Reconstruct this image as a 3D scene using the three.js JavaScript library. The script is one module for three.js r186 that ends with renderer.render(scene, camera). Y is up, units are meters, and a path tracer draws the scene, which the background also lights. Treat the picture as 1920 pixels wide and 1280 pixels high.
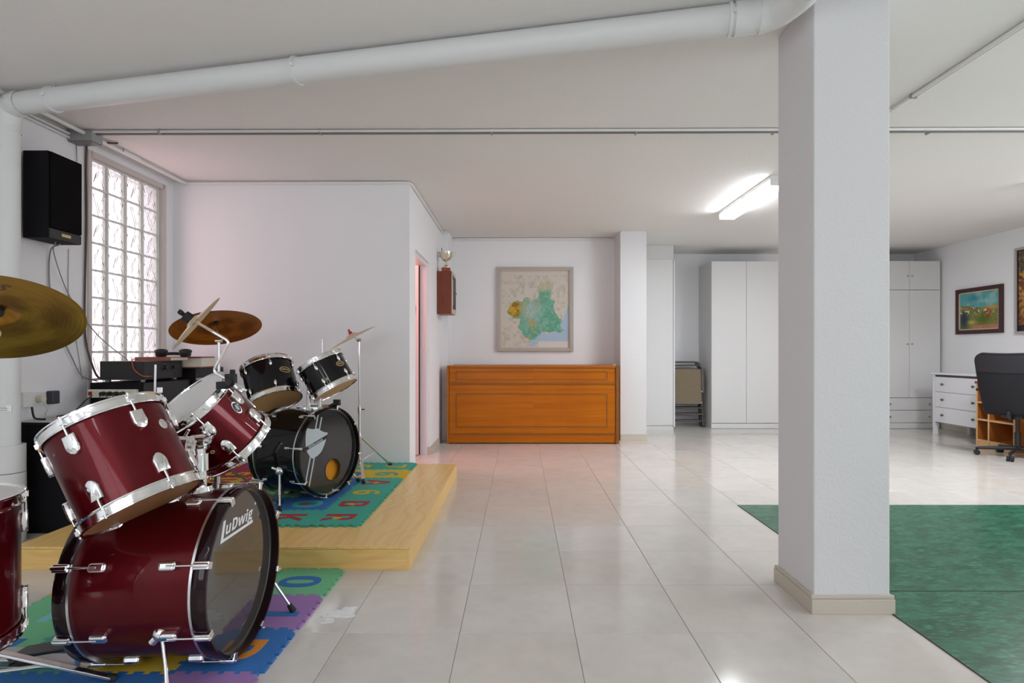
import * as THREE from 'three';
import { RectAreaLightUniformsLib } from 'three/addons/lights/RectAreaLightUniformsLib.js';
import { RoundedBoxGeometry } from 'three/addons/geometries/RoundedBoxGeometry.js';
import { mergeGeometries, toCreasedNormals } from 'three/addons/utils/BufferGeometryUtils.js';
import { FontLoader } from 'three/addons/loaders/FontLoader.js';

// ---------------------------------------------------------------- camera, sky, lights, exposure
const scene = new THREE.Scene();
const EYE = 1.094, FOCAL = 1056;                       // eye height in metres, focal length in pixels of a 1920 x 1280 frame
const camera = new THREE.PerspectiveCamera(2 * Math.atan(640 / FOCAL) * 180 / Math.PI, 1.5, 0.05, 100);
camera.position.set(0, EYE, 0);
camera.lookAt(0, EYE, -5);
camera.setViewOffset(1920, 1280, -15, -20, 1920, 1280);   // rising front: principal point at 975, 660
scene.add(camera);
const renderer = new THREE.WebGLRenderer({ antialias: true });
renderer.toneMapping = THREE.LinearToneMapping;
renderer.toneMappingExposure = 1.09;
renderer.shadowMap.enabled = true;
RectAreaLightUniformsLib.init();


function areaLight(name, color, intensity, w, h, from, to) {
  const l = new THREE.RectAreaLight(color, intensity, w, h);
  l.name = name; l.position.set(...from); l.lookAt(...to); l.castShadow = true; scene.add(l); return l;
}
// daylight through the glazed front of the room (behind the viewer) and through the window of the side wall
const LM = { sky: 1.3, front: 0.65, sideA: 3.1, pink: 0.5, fluo: 2.25, room: 0.36, rear: 0.45, fl2: 4.0 };
scene.background = new THREE.Color().setRGB(1.95, 2.05, 2.22).multiplyScalar(LM.sky);   // bright overcast sky outside the openings
areaLight('front_window_daylight', new THREE.Color().setRGB(0.945, 0.985, 1.04), 2 * LM.front, 2.3, 1.5, [-1.4, 1.6, 2.12], [-1.4, 1.6, -3]);
areaLight('side_window_daylight', new THREE.Color().setRGB(0.945, 0.985, 1.04), 2 * LM.sideA, 2.6, 1.3, [5.95, 1.6, -0.9], [0, 1.6, -0.9]);
// daylight through the glass blocks, tinted by the pink house opposite
areaLight('glass_block_daylight', new THREE.Color().setRGB(1.0, 0.66, 0.70), 1.6 * LM.pink, 0.78, 1.72, [-3.0, 1.62, -4.41], [0, 1.62, -4.41]);

// ---------------------------------------------------------------- helpers
const V = (x, y, z) => new THREE.Vector3(x, y, z);
const R = Math.PI / 180;
let seed = 7;
const rnd = () => (seed = (seed * 16807) % 2147483647) / 2147483647;
const at = (px, py, d) => V((px - 975) * d / FOCAL, EYE - (py - 660) * d / FOCAL, -d);
const taken = {};
const numbered = (n) => { taken[n] = (taken[n] ?? -1) + 1; return taken[n] ? n + '_' + String(taken[n]).padStart(3, '0') : n; };
function shade(o) { o.castShadow = o.receiveShadow = true; return o; }
function tag(o, label, category, group, kind) {
  o.userData.label = label; o.userData.category = category;
  if (group) o.userData.group = group;
  if (kind) o.userData.kind = kind;
  return o;
}
function thing(name, label, category, pos = [0, 0, 0], turn = 0, group) {
  const g = new THREE.Group(); g.name = numbered(name); g.position.set(...pos); g.rotation.y = turn; scene.add(g);
  return tag(g, label, category, group);
}
function part(name, geo, mat, parent) {
  const m = shade(new THREE.Mesh(Array.isArray(geo) ? join(geo) : geo, mat)); m.name = name; parent.add(m); return m;
}
function solo(name, geo, mat, label, category, group) {
  const m = part(numbered(name), geo, mat, scene); return tag(m, label, category, group);
}
function struct(name, geo, mat, label, category) {
  const m = part(name, geo, mat, scene); return tag(m, label, category, null, 'structure');
}
function structGroup(name, label, category) {
  const g = new THREE.Group(); g.name = name; scene.add(g); return tag(g, label, category, null, 'structure');
}
function join(list) {
  return mergeGeometries(list.map((g) => { let h = g.index ? g.toNonIndexed() : g; const o = new THREE.BufferGeometry(); for (const k of ['position', 'normal', 'uv']) o.setAttribute(k, h.attributes[k]); return o; }));
}
// box from corner to corner, uv in metres; r rounds the edges
function bx(x0, y0, z0, x1, y1, z1, r = 0) {
  const w = Math.abs(x1 - x0), h = Math.abs(y1 - y0), d = Math.abs(z1 - z0);
  const g = r ? new RoundedBoxGeometry(w, h, d, 2, Math.min(r, w / 2.01, h / 2.01, d / 2.01)) : new THREE.BoxGeometry(w, h, d);
  g.translate((x0 + x1) / 2, (y0 + y1) / 2, (z0 + z1) / 2);
  return metric(g);
}
function metric(g, ox = 0, oy = 0) {
  const h = g.index ? g.toNonIndexed() : g, p = h.attributes.position, uv = new Float32Array(p.count * 2);
  const a = V(), b = V(), c = V(), n = V();
  for (let i = 0; i < p.count; i += 3) {
    a.fromBufferAttribute(p, i); b.fromBufferAttribute(p, i + 1); c.fromBufferAttribute(p, i + 2);
    n.copy(b).sub(a).cross(c.clone().sub(a)); const ax = Math.abs(n.x), ay = Math.abs(n.y), az = Math.abs(n.z);
    [a, b, c].forEach((q, k) => {
      const u = ax > ay && ax > az ? q.z : q.x, v = ay > ax && ay > az ? q.z : q.y;
      uv[(i + k) * 2] = u + ox; uv[(i + k) * 2 + 1] = v + oy;
    });
  }
  h.setAttribute('uv', new THREE.BufferAttribute(uv, 2)); return h;
}
const swapUV = (g) => { const u = g.attributes.uv; for (let i = 0; i < u.count; i++) u.setXY(i, u.getY(i), u.getX(i)); return g; };
function rod(a, b, r, r2 = r, seg = 12) {
  const d = b.clone().sub(a), g = new THREE.CylinderGeometry(r2, r, d.length(), seg);
  g.applyQuaternion(new THREE.Quaternion().setFromUnitVectors(V(0, 1, 0), d.clone().normalize()));
  const m = a.clone().add(b).multiplyScalar(0.5); g.translate(m.x, m.y, m.z); return g;
}
function tube(pts, r, seg = 0, rad = 7, tension) {
  const c = new THREE.CatmullRomCurve3(pts, false, 'catmullrom', tension ?? 0.5);
  return new THREE.TubeGeometry(c, seg || pts.length * 8, r, rad, false);
}
// bent rod: straight runs with small rounded elbows
function bentRod(pts, r, bend = 0.03) {
  const cp = new THREE.CurvePath();
  let p = pts[0];
  for (let i = 1; i < pts.length; i++) {
    if (i === pts.length - 1) { cp.add(new THREE.LineCurve3(p, pts[i])); break; }
    const d1 = pts[i].clone().sub(pts[i - 1]), d2 = pts[i + 1].clone().sub(pts[i]);
    const k = Math.min(bend, d1.length() * 0.45, d2.length() * 0.45);
    const e = pts[i].clone().addScaledVector(d1.normalize(), -k), s = pts[i].clone().addScaledVector(d2.normalize(), k);
    cp.add(new THREE.LineCurve3(p, e)); cp.add(new THREE.QuadraticBezierCurve3(e, pts[i], s)); p = s;
  }
  return new THREE.TubeGeometry(cp, pts.length * 14, r, 10, false);
}
const lathe = (pts, seg = 64) => toCreasedNormals(new THREE.LatheGeometry(pts.map((p) => new THREE.Vector2(...p)), seg), 0.6);
function poly(pts, holes = []) {
  const s = new THREE.Shape(pts.map((p) => new THREE.Vector2(...p)));
  for (const h of holes) s.holes.push(new THREE.Path(h.map((p) => new THREE.Vector2(...p))));
  return s;
}
const extrude = (s, depth, bevel = 0, o = {}) => new THREE.ExtrudeGeometry(s, { depth, bevelEnabled: bevel > 0, bevelThickness: bevel, bevelSize: bevel, bevelSegments: 2, curveSegments: 16, ...o });
const turned = (g, x = 0, y = 0, z = 0) => { g.rotateX(x); g.rotateY(y); g.rotateZ(z); return g; };
const moved = (g, x, y, z) => { g.translate(x, y, z); return g; };

// ---------------------------------------------------------------- computed textures
function hash(x, y, s) { let h = Math.imul(x, 374761393) ^ Math.imul(y, 668265263) ^ Math.imul(s, 2246822519); h = Math.imul(h ^ (h >>> 13), 1274126177); return ((h ^ (h >>> 16)) >>> 0) / 4294967295; }
function vnoise(x, y, per, s) {
  const xi = Math.floor(x), yi = Math.floor(y), fx = x - xi, fy = y - yi, u = fx * fx * (3 - 2 * fx), v = fy * fy * (3 - 2 * fy), m = (a) => ((a % per) + per) % per;
  const a = hash(m(xi), m(yi), s), b = hash(m(xi + 1), m(yi), s), c = hash(m(xi), m(yi + 1), s), d = hash(m(xi + 1), m(yi + 1), s);
  return a + (b - a) * u + (c - a) * v + (a - b - c + d) * u * v;
}
function fbm(u, v, f, oct, s) { let t = 0, a = 0.5, n = 0; for (let i = 0; i < oct; i++) { t += a * vnoise(u * f, v * f, f, s + i); n += a; a *= 0.55; f *= 2; } return t / n; }
function tex(n, fn, srgb = true, n2 = n, rep) {
  const d = new Uint8Array(n * n2 * 4);
  for (let y = 0; y < n2; y++) for (let x = 0; x < n; x++) { const c = fn((x + 0.5) / n, (y + 0.5) / n2); d.set([c[0], c[1], c[2], 255].map((q) => Math.max(0, Math.min(255, q))), (y * n + x) * 4); }
  const t = new THREE.DataTexture(d, n, n2); t.magFilter = THREE.LinearFilter; t.minFilter = THREE.LinearMipmapLinearFilter; t.generateMipmaps = true;
  t.wrapS = t.wrapT = THREE.RepeatWrapping; if (srgb) t.colorSpace = THREE.SRGBColorSpace; if (rep) t.repeat.set(...rep); t.needsUpdate = true; return t;
}
const lerp = (a, b, t) => a + (b - a) * t, mix = (a, b, t) => [0, 1, 2].map((i) => lerp(a[i], b[i], t)), sat = (t) => Math.max(0, Math.min(1, t)), step = (a, b, t) => { t = sat((t - a) / (b - a)); return t * t * (3 - 2 * t); };
const grey = (v) => [v, v, v];
const tStipple = tex(1024, (u, v) => grey(255 * sat(0.15 + 0.9 * Math.pow(fbm(u, v, 96, 3, 11), 1.4))), false, 1024, [1.1, 1.1]);
const tPlaster = tex(512, (u, v) => grey(255 * fbm(u, v, 24, 4, 31)), false, 512, [1.2, 1.2]);
const tTile = tex(1024, (u, v) => { const a = fbm(u, v, 4, 5, 3), b = fbm(u, v, 32, 3, 9), k = 1 + (a - 0.5) * 0.10 + (b - 0.5) * 0.05; return [216 * k, 211 * k, 204 * k]; }, true, 1024, [0.5, 0.5]);
const oak = (base, dark, s) => (u, v) => { const w = fbm(u, v * 1, 3, 3, s), g = fbm(u + w * 0.02, v * 0.02, 128, 3, s + 5), r = Math.sin((u * 16 + w * 4 + v * 0.4) * 6.283); return mix(base, dark, sat(0.55 * g + 0.22 * step(0.2, 1, r) + 0.15 * (w - 0.5))); };
const tOak = tex(1024, oak([250, 214, 142], [226, 176, 94], 41), true, 1024, [0.8, 0.8]);
const tVeneer = tex(1024, (u, v) => { const g = fbm(u, v * 0.03, 64, 4, 61), w = fbm(u, v, 3, 3, 63); return mix([196, 114, 8], [158, 80, 2], sat(0.75 * g + 0.5 * (w - 0.4))); }, true, 512, [0.7, 0.7]);
const tMahogany = tex(512, (u, v) => { const g = fbm(u, v * 0.05, 64, 3, 67); return mix([140, 62, 26], [96, 36, 14], g); }, true, 512, [2, 2]);
const tLino = tex(1024, (u, v) => { const a = fbm(u * 0.35, v, 48, 3, 71), b = fbm(u * 0.5, v, 12, 4, 73), c = fbm(u, v, 5, 3, 75); let q = mix([50, 112, 84], [20, 76, 52], step(0.3, 0.7, b * 0.55 + a * 0.45)); q = mix(q, [96, 104, 74], 0.5 * step(0.55, 0.8, a) * step(0.4, 0.7, c)); return mix(q, [84, 152, 122], 0.6 * step(0.55, 0.85, fbm(u * 0.3, v, 64, 2, 79))); }, true, 1024, [1.7, 1.7]);
const tFoam = tex(256, (u, v) => grey(255 * fbm(u, v, 64, 2, 91)), false, 256, [8, 8]);
const tSand = tex(256, (u, v) => mix([148, 134, 112], [116, 102, 82], fbm(u * 1, v, 64, 3, 95)), true, 256, [4, 4]);
const tGroove = tex(256, (u, v) => grey(128 + 60 * Math.sin(v * 2 * Math.PI * 40) + 60 * (hash(0, Math.floor(v * 256), 5) - 0.5)), false, 256);
const tBronze = tex(512, (u, v) => { const a = fbm(u, v, 6, 4, 101), b = fbm(u * 0.1, v, 128, 2, 103), k = 0.86 + 0.12 * (b - 0.5); return mix([214, 160, 62], [158, 108, 38], step(0.3, 0.75, a)).map((q) => q * k); }, true, 512);
const tWave = tex(256, (u, v) => grey(128 + 90 * Math.sin((u * 3 + 0.6 * Math.sin(v * 6.283 + 2.2 * Math.sin(u * 6.283))) * 6.283) * (0.4 + 0.6 * fbm(u, v, 4, 2, 111))), false, 256);
const tBlackFab = tex(256, (u, v) => grey(120 + 110 * (Math.sin(u * 6.283 * 60) * Math.sin(v * 6.283 * 60))), false, 256, [6, 6]);

// ---------------------------------------------------------------- materials
const std = (r, g, b, rough = 0.6, o = {}) => { const m = new THREE.MeshStandardMaterial({ roughness: rough, ...o }); m.color.setRGB(r, g, b); return m; };
const phy = (r, g, b, rough, o) => { const m = new THREE.MeshPhysicalMaterial({ roughness: rough, ...o }); m.color.setRGB(r, g, b); return m; };
const hex = (h, rough = 0.6, o = {}) => new THREE.MeshStandardMaterial({ color: h, roughness: rough, ...o });
const M = {
  wall: std(0.895, 0.895, 0.91, 0.85, { bumpMap: tPlaster, bumpScale: 0.0006 }),
  pillar: std(0.75, 0.75, 0.755, 0.85, { bumpMap: tStipple, bumpScale: 0.0010 }),
  ceiling: std(0.86, 0.84, 0.81, 0.9, { bumpMap: tStipple, bumpScale: 0.0012 }),
  skirting: std(0.62, 0.56, 0.47, 0.45),
  tiles: [0, 1, 2].map((k) => { const m = new THREE.MeshPhysicalMaterial({ map: tTile, roughness: 0.11, ior: 1.52 }); m.color.setRGB(...[[1.0, 1.0, 1.0], [0.975, 0.975, 0.97], [1.0, 0.985, 0.97]][k]); return m; }),
  grout: std(0.30, 0.28, 0.25, 0.8),
  oak: new THREE.MeshStandardMaterial({ map: tOak, roughness: 0.28 }),
  oakEdge: std(0.38, 0.24, 0.09, 0.4),
  veneer: new THREE.MeshPhysicalMaterial({ map: tVeneer, roughness: 0.35, specularIntensity: 0.45 }),
  veneerDark: std(0.24, 0.085, 0.012, 0.4),
  mahogany: new THREE.MeshStandardMaterial({ map: tMahogany, roughness: 0.4 }),
  lino: new THREE.MeshStandardMaterial({ map: tLino, roughness: 0.3 }),
  linoEdge: std(0.05, 0.045, 0.03, 0.8),
  whiteLam: std(0.74, 0.73, 0.72, 0.4), whitePaint: std(0.82, 0.82, 0.85, 0.4), whitePlastic: std(0.8, 0.8, 0.78, 0.35),
  gapDark: std(0.08, 0.08, 0.08, 0.8),
  pipe: std(0.78, 0.79, 0.78, 0.45), conduitGrey: std(0.20, 0.19, 0.185, 0.45), conduitWhite: std(0.84, 0.83, 0.81, 0.5), boxGrey: std(0.36, 0.36, 0.36, 0.6),
  chrome: std(0.88, 0.89, 0.89, 0.1, { metalness: 1 }), chromeDull: std(0.72, 0.72, 0.72, 0.28, { metalness: 1 }), steel: std(0.5, 0.5, 0.5, 0.3, { metalness: 1 }),
  redTom: phy(0.10, 0.0004, 0.004, 0.34, { metalness: 0.55, clearcoat: 0.3, clearcoatRoughness: 0.015, specularIntensity: 0.4 }),
  blackLacquer: phy(0.006, 0.0055, 0.007, 0.06, { specularIntensity: 0.7 }),
  darkHoop: phy(0.012, 0.002, 0.004, 0.08, { specularIntensity: 0.6 }),
  smokeHead: phy(0.055, 0.05, 0.045, 0.05, { ior: 2.0 }),
  blackHead: phy(0.02, 0.019, 0.019, 0.1, { ior: 1.7 }),
  amberHead: std(0.34, 0.17, 0.075, 0.4), tanHead: std(0.62, 0.36, 0.16, 0.45), whiteHead: std(0.72, 0.71, 0.70, 0.5),
  bronze: new THREE.MeshStandardMaterial({ map: tBronze, metalness: 0.85, roughness: 0.36, bumpMap: tGroove, bumpScale: 0.0004 }),
  bronzeRed: new THREE.MeshStandardMaterial({ map: tBronze, color: 0xffd2a0, metalness: 0.55, roughness: 0.45, bumpMap: tGroove, bumpScale: 0.0004 }),
  bronzePale: std(0.66, 0.52, 0.34, 0.4, { metalness: 0.35, bumpMap: tGroove, bumpScale: 0.0003 }),
  print: std(0.10, 0.055, 0.02, 0.6), whitePrint: std(0.85, 0.85, 0.85, 0.5), badgePale: std(0.55, 0.62, 0.66, 0.4),
  gold: std(0.72, 0.55, 0.25, 0.3, { metalness: 0.9 }), orangeFoam: std(0.72, 0.28, 0.01, 0.9), redFelt: std(0.55, 0.03, 0.05, 0.9),
  rubber: std(0.012, 0.012, 0.014, 0.7), blackPlastic: std(0.018, 0.017, 0.020, 0.42), blackMatte: phy(0.006, 0.005, 0.007, 0.7, { specularIntensity: 0.4 }), grille: phy(0.003, 0.0025, 0.0035, 0.95, { specularIntensity: 0.3, bumpMap: tBlackFab, bumpScale: 0.001 }), greyBlack: std(0.020, 0.021, 0.021, 0.5), blackSeat: std(0.010, 0.009, 0.013, 0.85, { bumpMap: tBlackFab, bumpScale: 0.001 }),
  mapFrame: std(0.46, 0.43, 0.38, 0.45), darkFrame: std(0.05, 0.012, 0.012, 0.4), gilt: std(0.62, 0.50, 0.36, 0.5), silverFrame: std(0.42, 0.42, 0.42, 0.4),
  beech: std(0.72, 0.45, 0.22, 0.45), orangeWood: std(0.40, 0.13, 0.025, 0.4), redWood: std(0.26, 0.06, 0.02, 0.35),
  sand: new THREE.MeshStandardMaterial({ map: tSand, roughness: 0.9 }), bronzePaint: std(0.10, 0.085, 0.08, 0.4),
  pinkWall: std(0.78, 0.52, 0.50, 0.85), paleDoor: std(0.80, 0.70, 0.68, 0.5),
  glass: phy(1, 1, 1, 0.03, { transmission: 1, thickness: 0.03, ior: 1.5, bumpMap: tWave, bumpScale: 0.0032 }),
  pane: phy(1, 1, 1, 0.0, { transmission: 1, thickness: 0 }),
  mortar: std(0.80, 0.81, 0.76, 0.8), winFrame: std(0.66, 0.60, 0.57, 0.6),
  paper: std(0.75, 0.72, 0.62, 0.9), redCover: std(0.30, 0.06, 0.04, 0.7), cableBrown: std(0.10, 0.07, 0.06, 0.6), cableGrey: std(0.28, 0.27, 0.27, 0.6), cableBlack: std(0.015, 0.015, 0.015, 0.6), cableOrange: std(0.55, 0.10, 0.03, 0.5),
  cream: std(0.72, 0.68, 0.56, 0.45), redSwitch: std(0.30, 0.012, 0.01, 0.4),
};
const FOAM = Object.fromEntries(Object.entries({ teal: [0.055, 0.40, 0.30], green: [0.16, 0.50, 0.26], purple: [0.33, 0.18, 0.44], blue: [0.03, 0.16, 0.46], yellow: [0.66, 0.45, 0.03], red: [0.40, 0.03, 0.06], orange: [0.72, 0.26, 0.03], sea: [0.08, 0.32, 0.26], sky: [0.22, 0.55, 0.60], violet: [0.25, 0.10, 0.33] }).map(([k, c]) => [k, std(...c, 0.85, { bumpMap: tFoam, bumpScale: 0.0006 })]));
const font = await new FontLoader().loadAsync('fonts/droid/droid_sans_bold.typeface.json');
// letters as a thin solid in the xy plane, centred
function letters(text, size, depth, shear = 0) {
  const g = extrude(font.generateShapes(text, size), depth, 0, { curveSegments: 6 });
  if (shear) g.applyMatrix4(new THREE.Matrix4().set(1, shear, 0, 0, 0, 1, 0, 0, 0, 0, 1, 0, 0, 0, 0, 1));
  g.computeBoundingBox(); const c = g.boundingBox.getCenter(V()); g.translate(-c.x, -c.y, 0); return g;
}

// ---------------------------------------------------------------- the room shell
const CEIL = 2.595, XL = -3.05, XR = 6.03, ZFRONT = 2.2, DFAR = 8.62, DPART = 4.95, DALC = 7.4, XS = -0.97;
{ // floor: porcelain tiles of 45 cm, each with its own bevelled edge over a recessed bed of grout
  const floor = structGroup('floor', 'glossy cream porcelain tiled floor of the whole room', 'floor');
  part('grout_bed', bx(XL - 0.1, -0.2, -DFAR - 0.1, XR + 0.1, -0.0022, ZFRONT + 0.1), M.grout, floor);
  const S = 0.45, g = 0.0011, b = 0.0012;
  const make = (ox, oz) => {
    const a = S / 2 - g, t = a - b, p = [], uv = [], quad = (q) => { for (const i of [0, 1, 2, 0, 2, 3]) { p.push(...q[i]); uv.push(q[i][0] + ox, q[i][2] + oz); } };
    const top = [[-t, 0, t], [t, 0, t], [t, 0, -t], [-t, 0, -t]], mid = [[-a, -b, a], [a, -b, a], [a, -b, -a], [-a, -b, -a]], bot = mid.map((q) => [q[0], -0.01, q[2]]);
    quad(top); for (let i = 0; i < 4; i++) { const j = (i + 1) % 4; quad([mid[i], mid[j], top[j], top[i]]); quad([bot[i], bot[j], mid[j], mid[i]]); }
    const geo = new THREE.BufferGeometry(); geo.setAttribute('position', new THREE.Float32BufferAttribute(p, 3)); geo.setAttribute('uv', new THREE.Float32BufferAttribute(uv, 2)); geo.computeVertexNormals(); return geo;
  };
  const variants = [[0, 0], [0.7, 0.3], [1.3, 0.9], [0.4, 1.5], [1.7, 0.2]].map((o) => make(...o)), all = [];
  for (let i = -8; i < 14; i++) for (let j = -14; j < 13; j++) {
    const x = 0.2144 + (i + 0.5) * S, d = 3.547 + (j + 0.5) * S;
    if (x < XL - 0.2 || x > XR + 0.2 || d > DFAR + 0.2 || d < -ZFRONT - 0.2) continue;
    if (x < 1.4 && d > DALC + 0.25) continue;
    if (x < XS - 0.2 && d > DPART + 0.25) continue;
    const px = 975 + x * FOCAL / d, py = 660 + EYE * FOCAL / d, seen = d > 1.4 && px > -120 && px < 2040 && py < 1420 && !(x < -0.75 && d > 2.95 && x > -2.4);
    all.push({ x, d, seen, k: (i * 7 + j * 13 + 400) });
  }
  all.sort((p, q) => (q.seen - p.seen) || p.d - q.d);
  const rest = [];
  all.forEach((t, n) => {
    const geo = variants[t.k % 5];
    if (t.seen && n < 300) { const m = part('tile', geo, M.tiles[t.k % 3], floor); m.position.set(t.x, 0, -t.d); } else { const c = geo.clone(); c.translate(t.x, 0, -t.d); rest.push(c); }
  });
  const r = part('tile_field', rest, M.tiles[0], floor); r.userData.kind = 'stuff';
}
struct('ceiling', bx(XL - 0.2, CEIL, -DFAR - 0.2, XR + 0.2, CEIL + 0.2, ZFRONT + 0.2), M.ceiling, 'white stippled plaster ceiling over the whole room', 'ceiling');
// left wall with the glass-block opening
const W0 = 4.0, W1 = 4.815, WB = 0.70, WT = 2.495;
struct('wall_left', [bx(XL - 0.2, 0, -W0, XL, CEIL, ZFRONT + 0.2), bx(XL - 0.2, 0, -W1, XL, WB, -W0), bx(XL - 0.2, WT, -W1, XL, CEIL, -W0), bx(XL - 0.2, 0, -7.75, XL, CEIL, -W1)], M.wall, 'white plaster wall with the glass block window and wall speaker', 'wall');
struct('wall_partition', bx(XL, 0, -DPART - 0.1, XS, CEIL, -DPART), M.wall, 'white partition wall behind the black drum kit', 'wall');
const D0 = 5.226, D1 = 6.04, DH = 2.05;
struct('wall_doorway', [bx(XS - 0.1, 0, -D0, XS, CEIL, -DPART - 0.1), bx(XS - 0.1, DH, -D1, XS, CEIL, -D0), bx(XS - 0.1, 0, -DALC - 0.2, XS, CEIL, -D1)], M.wall, 'white wall with the doorway and the small wooden wall cabinet', 'wall');
struct('wall_corner', bx(XS, 0, -DALC, -0.895, CEIL, -7.0), M.wall, 'narrow white corner pier beside the folding bed', 'wall');
struct('wall_back', bx(XS, 0, -DALC - 0.2, 1.567, CEIL, -DALC), M.wall, 'white alcove wall behind the folding bed and framed map', 'wall');
struct('wall_recess', bx(1.367, 0, -DFAR - 0.2, 1.567, CEIL, -DALC - 0.2), M.wall, 'white return wall behind the back column', 'wall');
struct('wall_far', bx(1.367, 0, -DFAR - 0.2, XR + 0.2, CEIL, -DFAR), M.wall, 'white far wall behind the wardrobes', 'wall');
// right wall with the side window outside the view
struct('wall_right', [bx(XR, 0, -DFAR - 0.2, XR + 0.2, CEIL, -2.4), bx(XR, 0, 0.6, XR + 0.2, CEIL, ZFRONT + 0.2), ...[[-2.4, 0.6]].flatMap(([z0, z1]) => [bx(XR, 0, z0, XR + 0.2, 0.9, z1), bx(XR, 2.3, z0, XR + 0.2, CEIL, z1)])], M.wall, 'white side wall with the two paintings', 'wall');
struct('wall_front', [bx(XL, 0, ZFRONT, -2.6, CEIL, ZFRONT + 0.2), bx(-2.6, 0, ZFRONT, -0.2, 0.8, ZFRONT + 0.2), bx(-2.6, 2.4, ZFRONT, -0.2, CEIL, ZFRONT + 0.2), bx(-0.2, 0, ZFRONT, XR, CEIL, ZFRONT + 0.2)], M.wall, 'white wall with the wide glazed opening', 'wall');
{ // glazed openings that let the daylight in
  const w2 = structGroup('window_2', 'wide glazed opening in the front wall', 'window');
  for (let k = 0; k < 2; k++) {
    const x = -2.6 + k * 1.2, z0 = ZFRONT + 0.06, z1 = ZFRONT + 0.11;
    part('window_frame', [bx(x, 0.8, z0, x + 0.05, 2.4, z1), bx(x + 1.15, 0.8, z0, x + 1.2, 2.4, z1), bx(x + 0.05, 0.8, z0, x + 1.15, 0.85, z1), bx(x + 0.05, 2.35, z0, x + 1.15, 2.4, z1)], M.whitePaint, w2);
    part('pane', bx(x + 0.05, 0.85, z0 + 0.02, x + 1.15, 2.35, z0 + 0.024), M.pane, w2);
  }
  [-2.4].forEach((zs, n) => {
    const w3 = structGroup('window_' + (3 + n), 'glazed opening in the side wall near the front wall', 'window');
    for (let k = 0; k < 2; k++) {
      const z = zs + k * 1.5, x0 = XR + 0.06, x1 = XR + 0.11;
      part('window_frame', [bx(x0, 0.9, z, x1, 2.3, z + 0.05), bx(x0, 0.9, z + 1.45, x1, 2.3, z + 1.5), bx(x0, 0.9, z + 0.05, x1, 0.95, z + 1.45), bx(x0, 2.25, z + 0.05, x1, 2.3, z + 1.45)], M.whitePaint, w3);
      part('pane', bx(x0 + 0.02, 0.95, z + 0.05, x0 + 0.024, 2.25, z + 1.45), M.pane, w3);
    }
  });
}
{ // glass-block window: 4 x 9 blocks, mortar bars, painted surround
  const w = structGroup('window_1', 'window of wavy glass blocks in pale mortar beside the wall speaker', 'window');
  const pitch = 0.1975, rows = 9, top = 2.478, xb = XL - 0.03, zEnd = -4.802;
  const block = new RoundedBoxGeometry(0.030, 0.187, 0.187, 2, 0.008), g2 = metric(block);
  const uv = g2.attributes.uv; for (let i = 0; i < uv.count; i++) uv.setXY(i, uv.getX(i) / 0.19, uv.getY(i) / 0.19);
  for (let c = 0; c < 4; c++) for (let r = 0; r < rows; r++) {
    const m = part('glass_block', g2, M.glass, w); m.position.set(xb - 0.02, top - (r + 0.5) * pitch, zEnd + (c + 0.5) * pitch);
    if ((c + r) % 2) m.rotation.x = Math.PI; if ((c * 3 + r) % 3 === 1) m.rotation.y = Math.PI;
  }
  for (let c = 0; c <= 4; c++) part('mortar_bar', bx(xb - 0.055, top - rows * pitch, zEnd + c * pitch - 0.006, xb + 0.001, top, zEnd + c * pitch + 0.006), M.mortar, w);
  for (let r = 0; r <= rows; r++) part('mortar_bar', bx(xb - 0.054, top - r * pitch - 0.006, zEnd, xb, top - r * pitch + 0.006, zEnd + 4 * pitch), M.mortar, w);
  const f = 0.03;
  part('surround', [bx(XL - 0.1, WB, -W0 - 0.004, XL + 0.008, WT + f, -W0 + f), bx(XL - 0.1, WB, -W1 - f, XL + 0.008, WT + f, -W1 + 0.006), bx(XL - 0.1, WT - 0.01, -W1, XL + 0.008, WT + f, -W0), bx(XL - 0.1, WB - f, -W1 - f, XL + 0.02, WB + 0.004, -W0 + f)], M.winFrame, w);
}
{ // outside the glass blocks: the pink rendered house across the yard
  const h = thing('neighbour_house', 'pink rendered house wall across the yard, blurred behind the glass blocks', 'building', [-6.2, -0.3, -4.4]);
  part('house_wall', bx(-0.3, 0, -9, 0, 5.5, 9), std(0.80, 0.63, 0.63, 0.9), h);
  part('yard_paving', bx(0, -0.1, -9, 2.9, 0, 9), std(0.78, 0.72, 0.70, 0.9), h);
}
// pillars
const PX0 = 1.232, PX1 = 1.552, PZ0 = 2.362, PZ1 = 2.69;
struct('pillar', bx(PX0, 0, -PZ1, PX1, CEIL, -PZ0, 0.006), M.pillar, 'thick square white plaster pillar standing at the green linoleum', 'pillar');
function skirt(name, runs, label) {   // runs of [x0, z0, x1, z1, normal x, normal z]
  const geos = [];
  for (const [x0, z0, x1, z1, nx, nz] of runs) {
    const e = 0.014, t = 0.008;
    geos.push(bx(Math.min(x0, x1) + Math.min(0, nx * e), 0, Math.min(z0, z1) + Math.min(0, nz * e), Math.max(x0, x1) + Math.max(0, nx * e), 0.062, Math.max(z0, z1) + Math.max(0, nz * e), 0.002));
    geos.push(bx(Math.min(x0, x1) + Math.min(0, nx * t), 0.062, Math.min(z0, z1) + Math.min(0, nz * t), Math.max(x0, x1) + Math.max(0, nx * t), 0.078, Math.max(z0, z1) + Math.max(0, nz * t), 0.003));
  }
  return struct(name, geos, M.skirting, label, 'baseboard');
}
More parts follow.
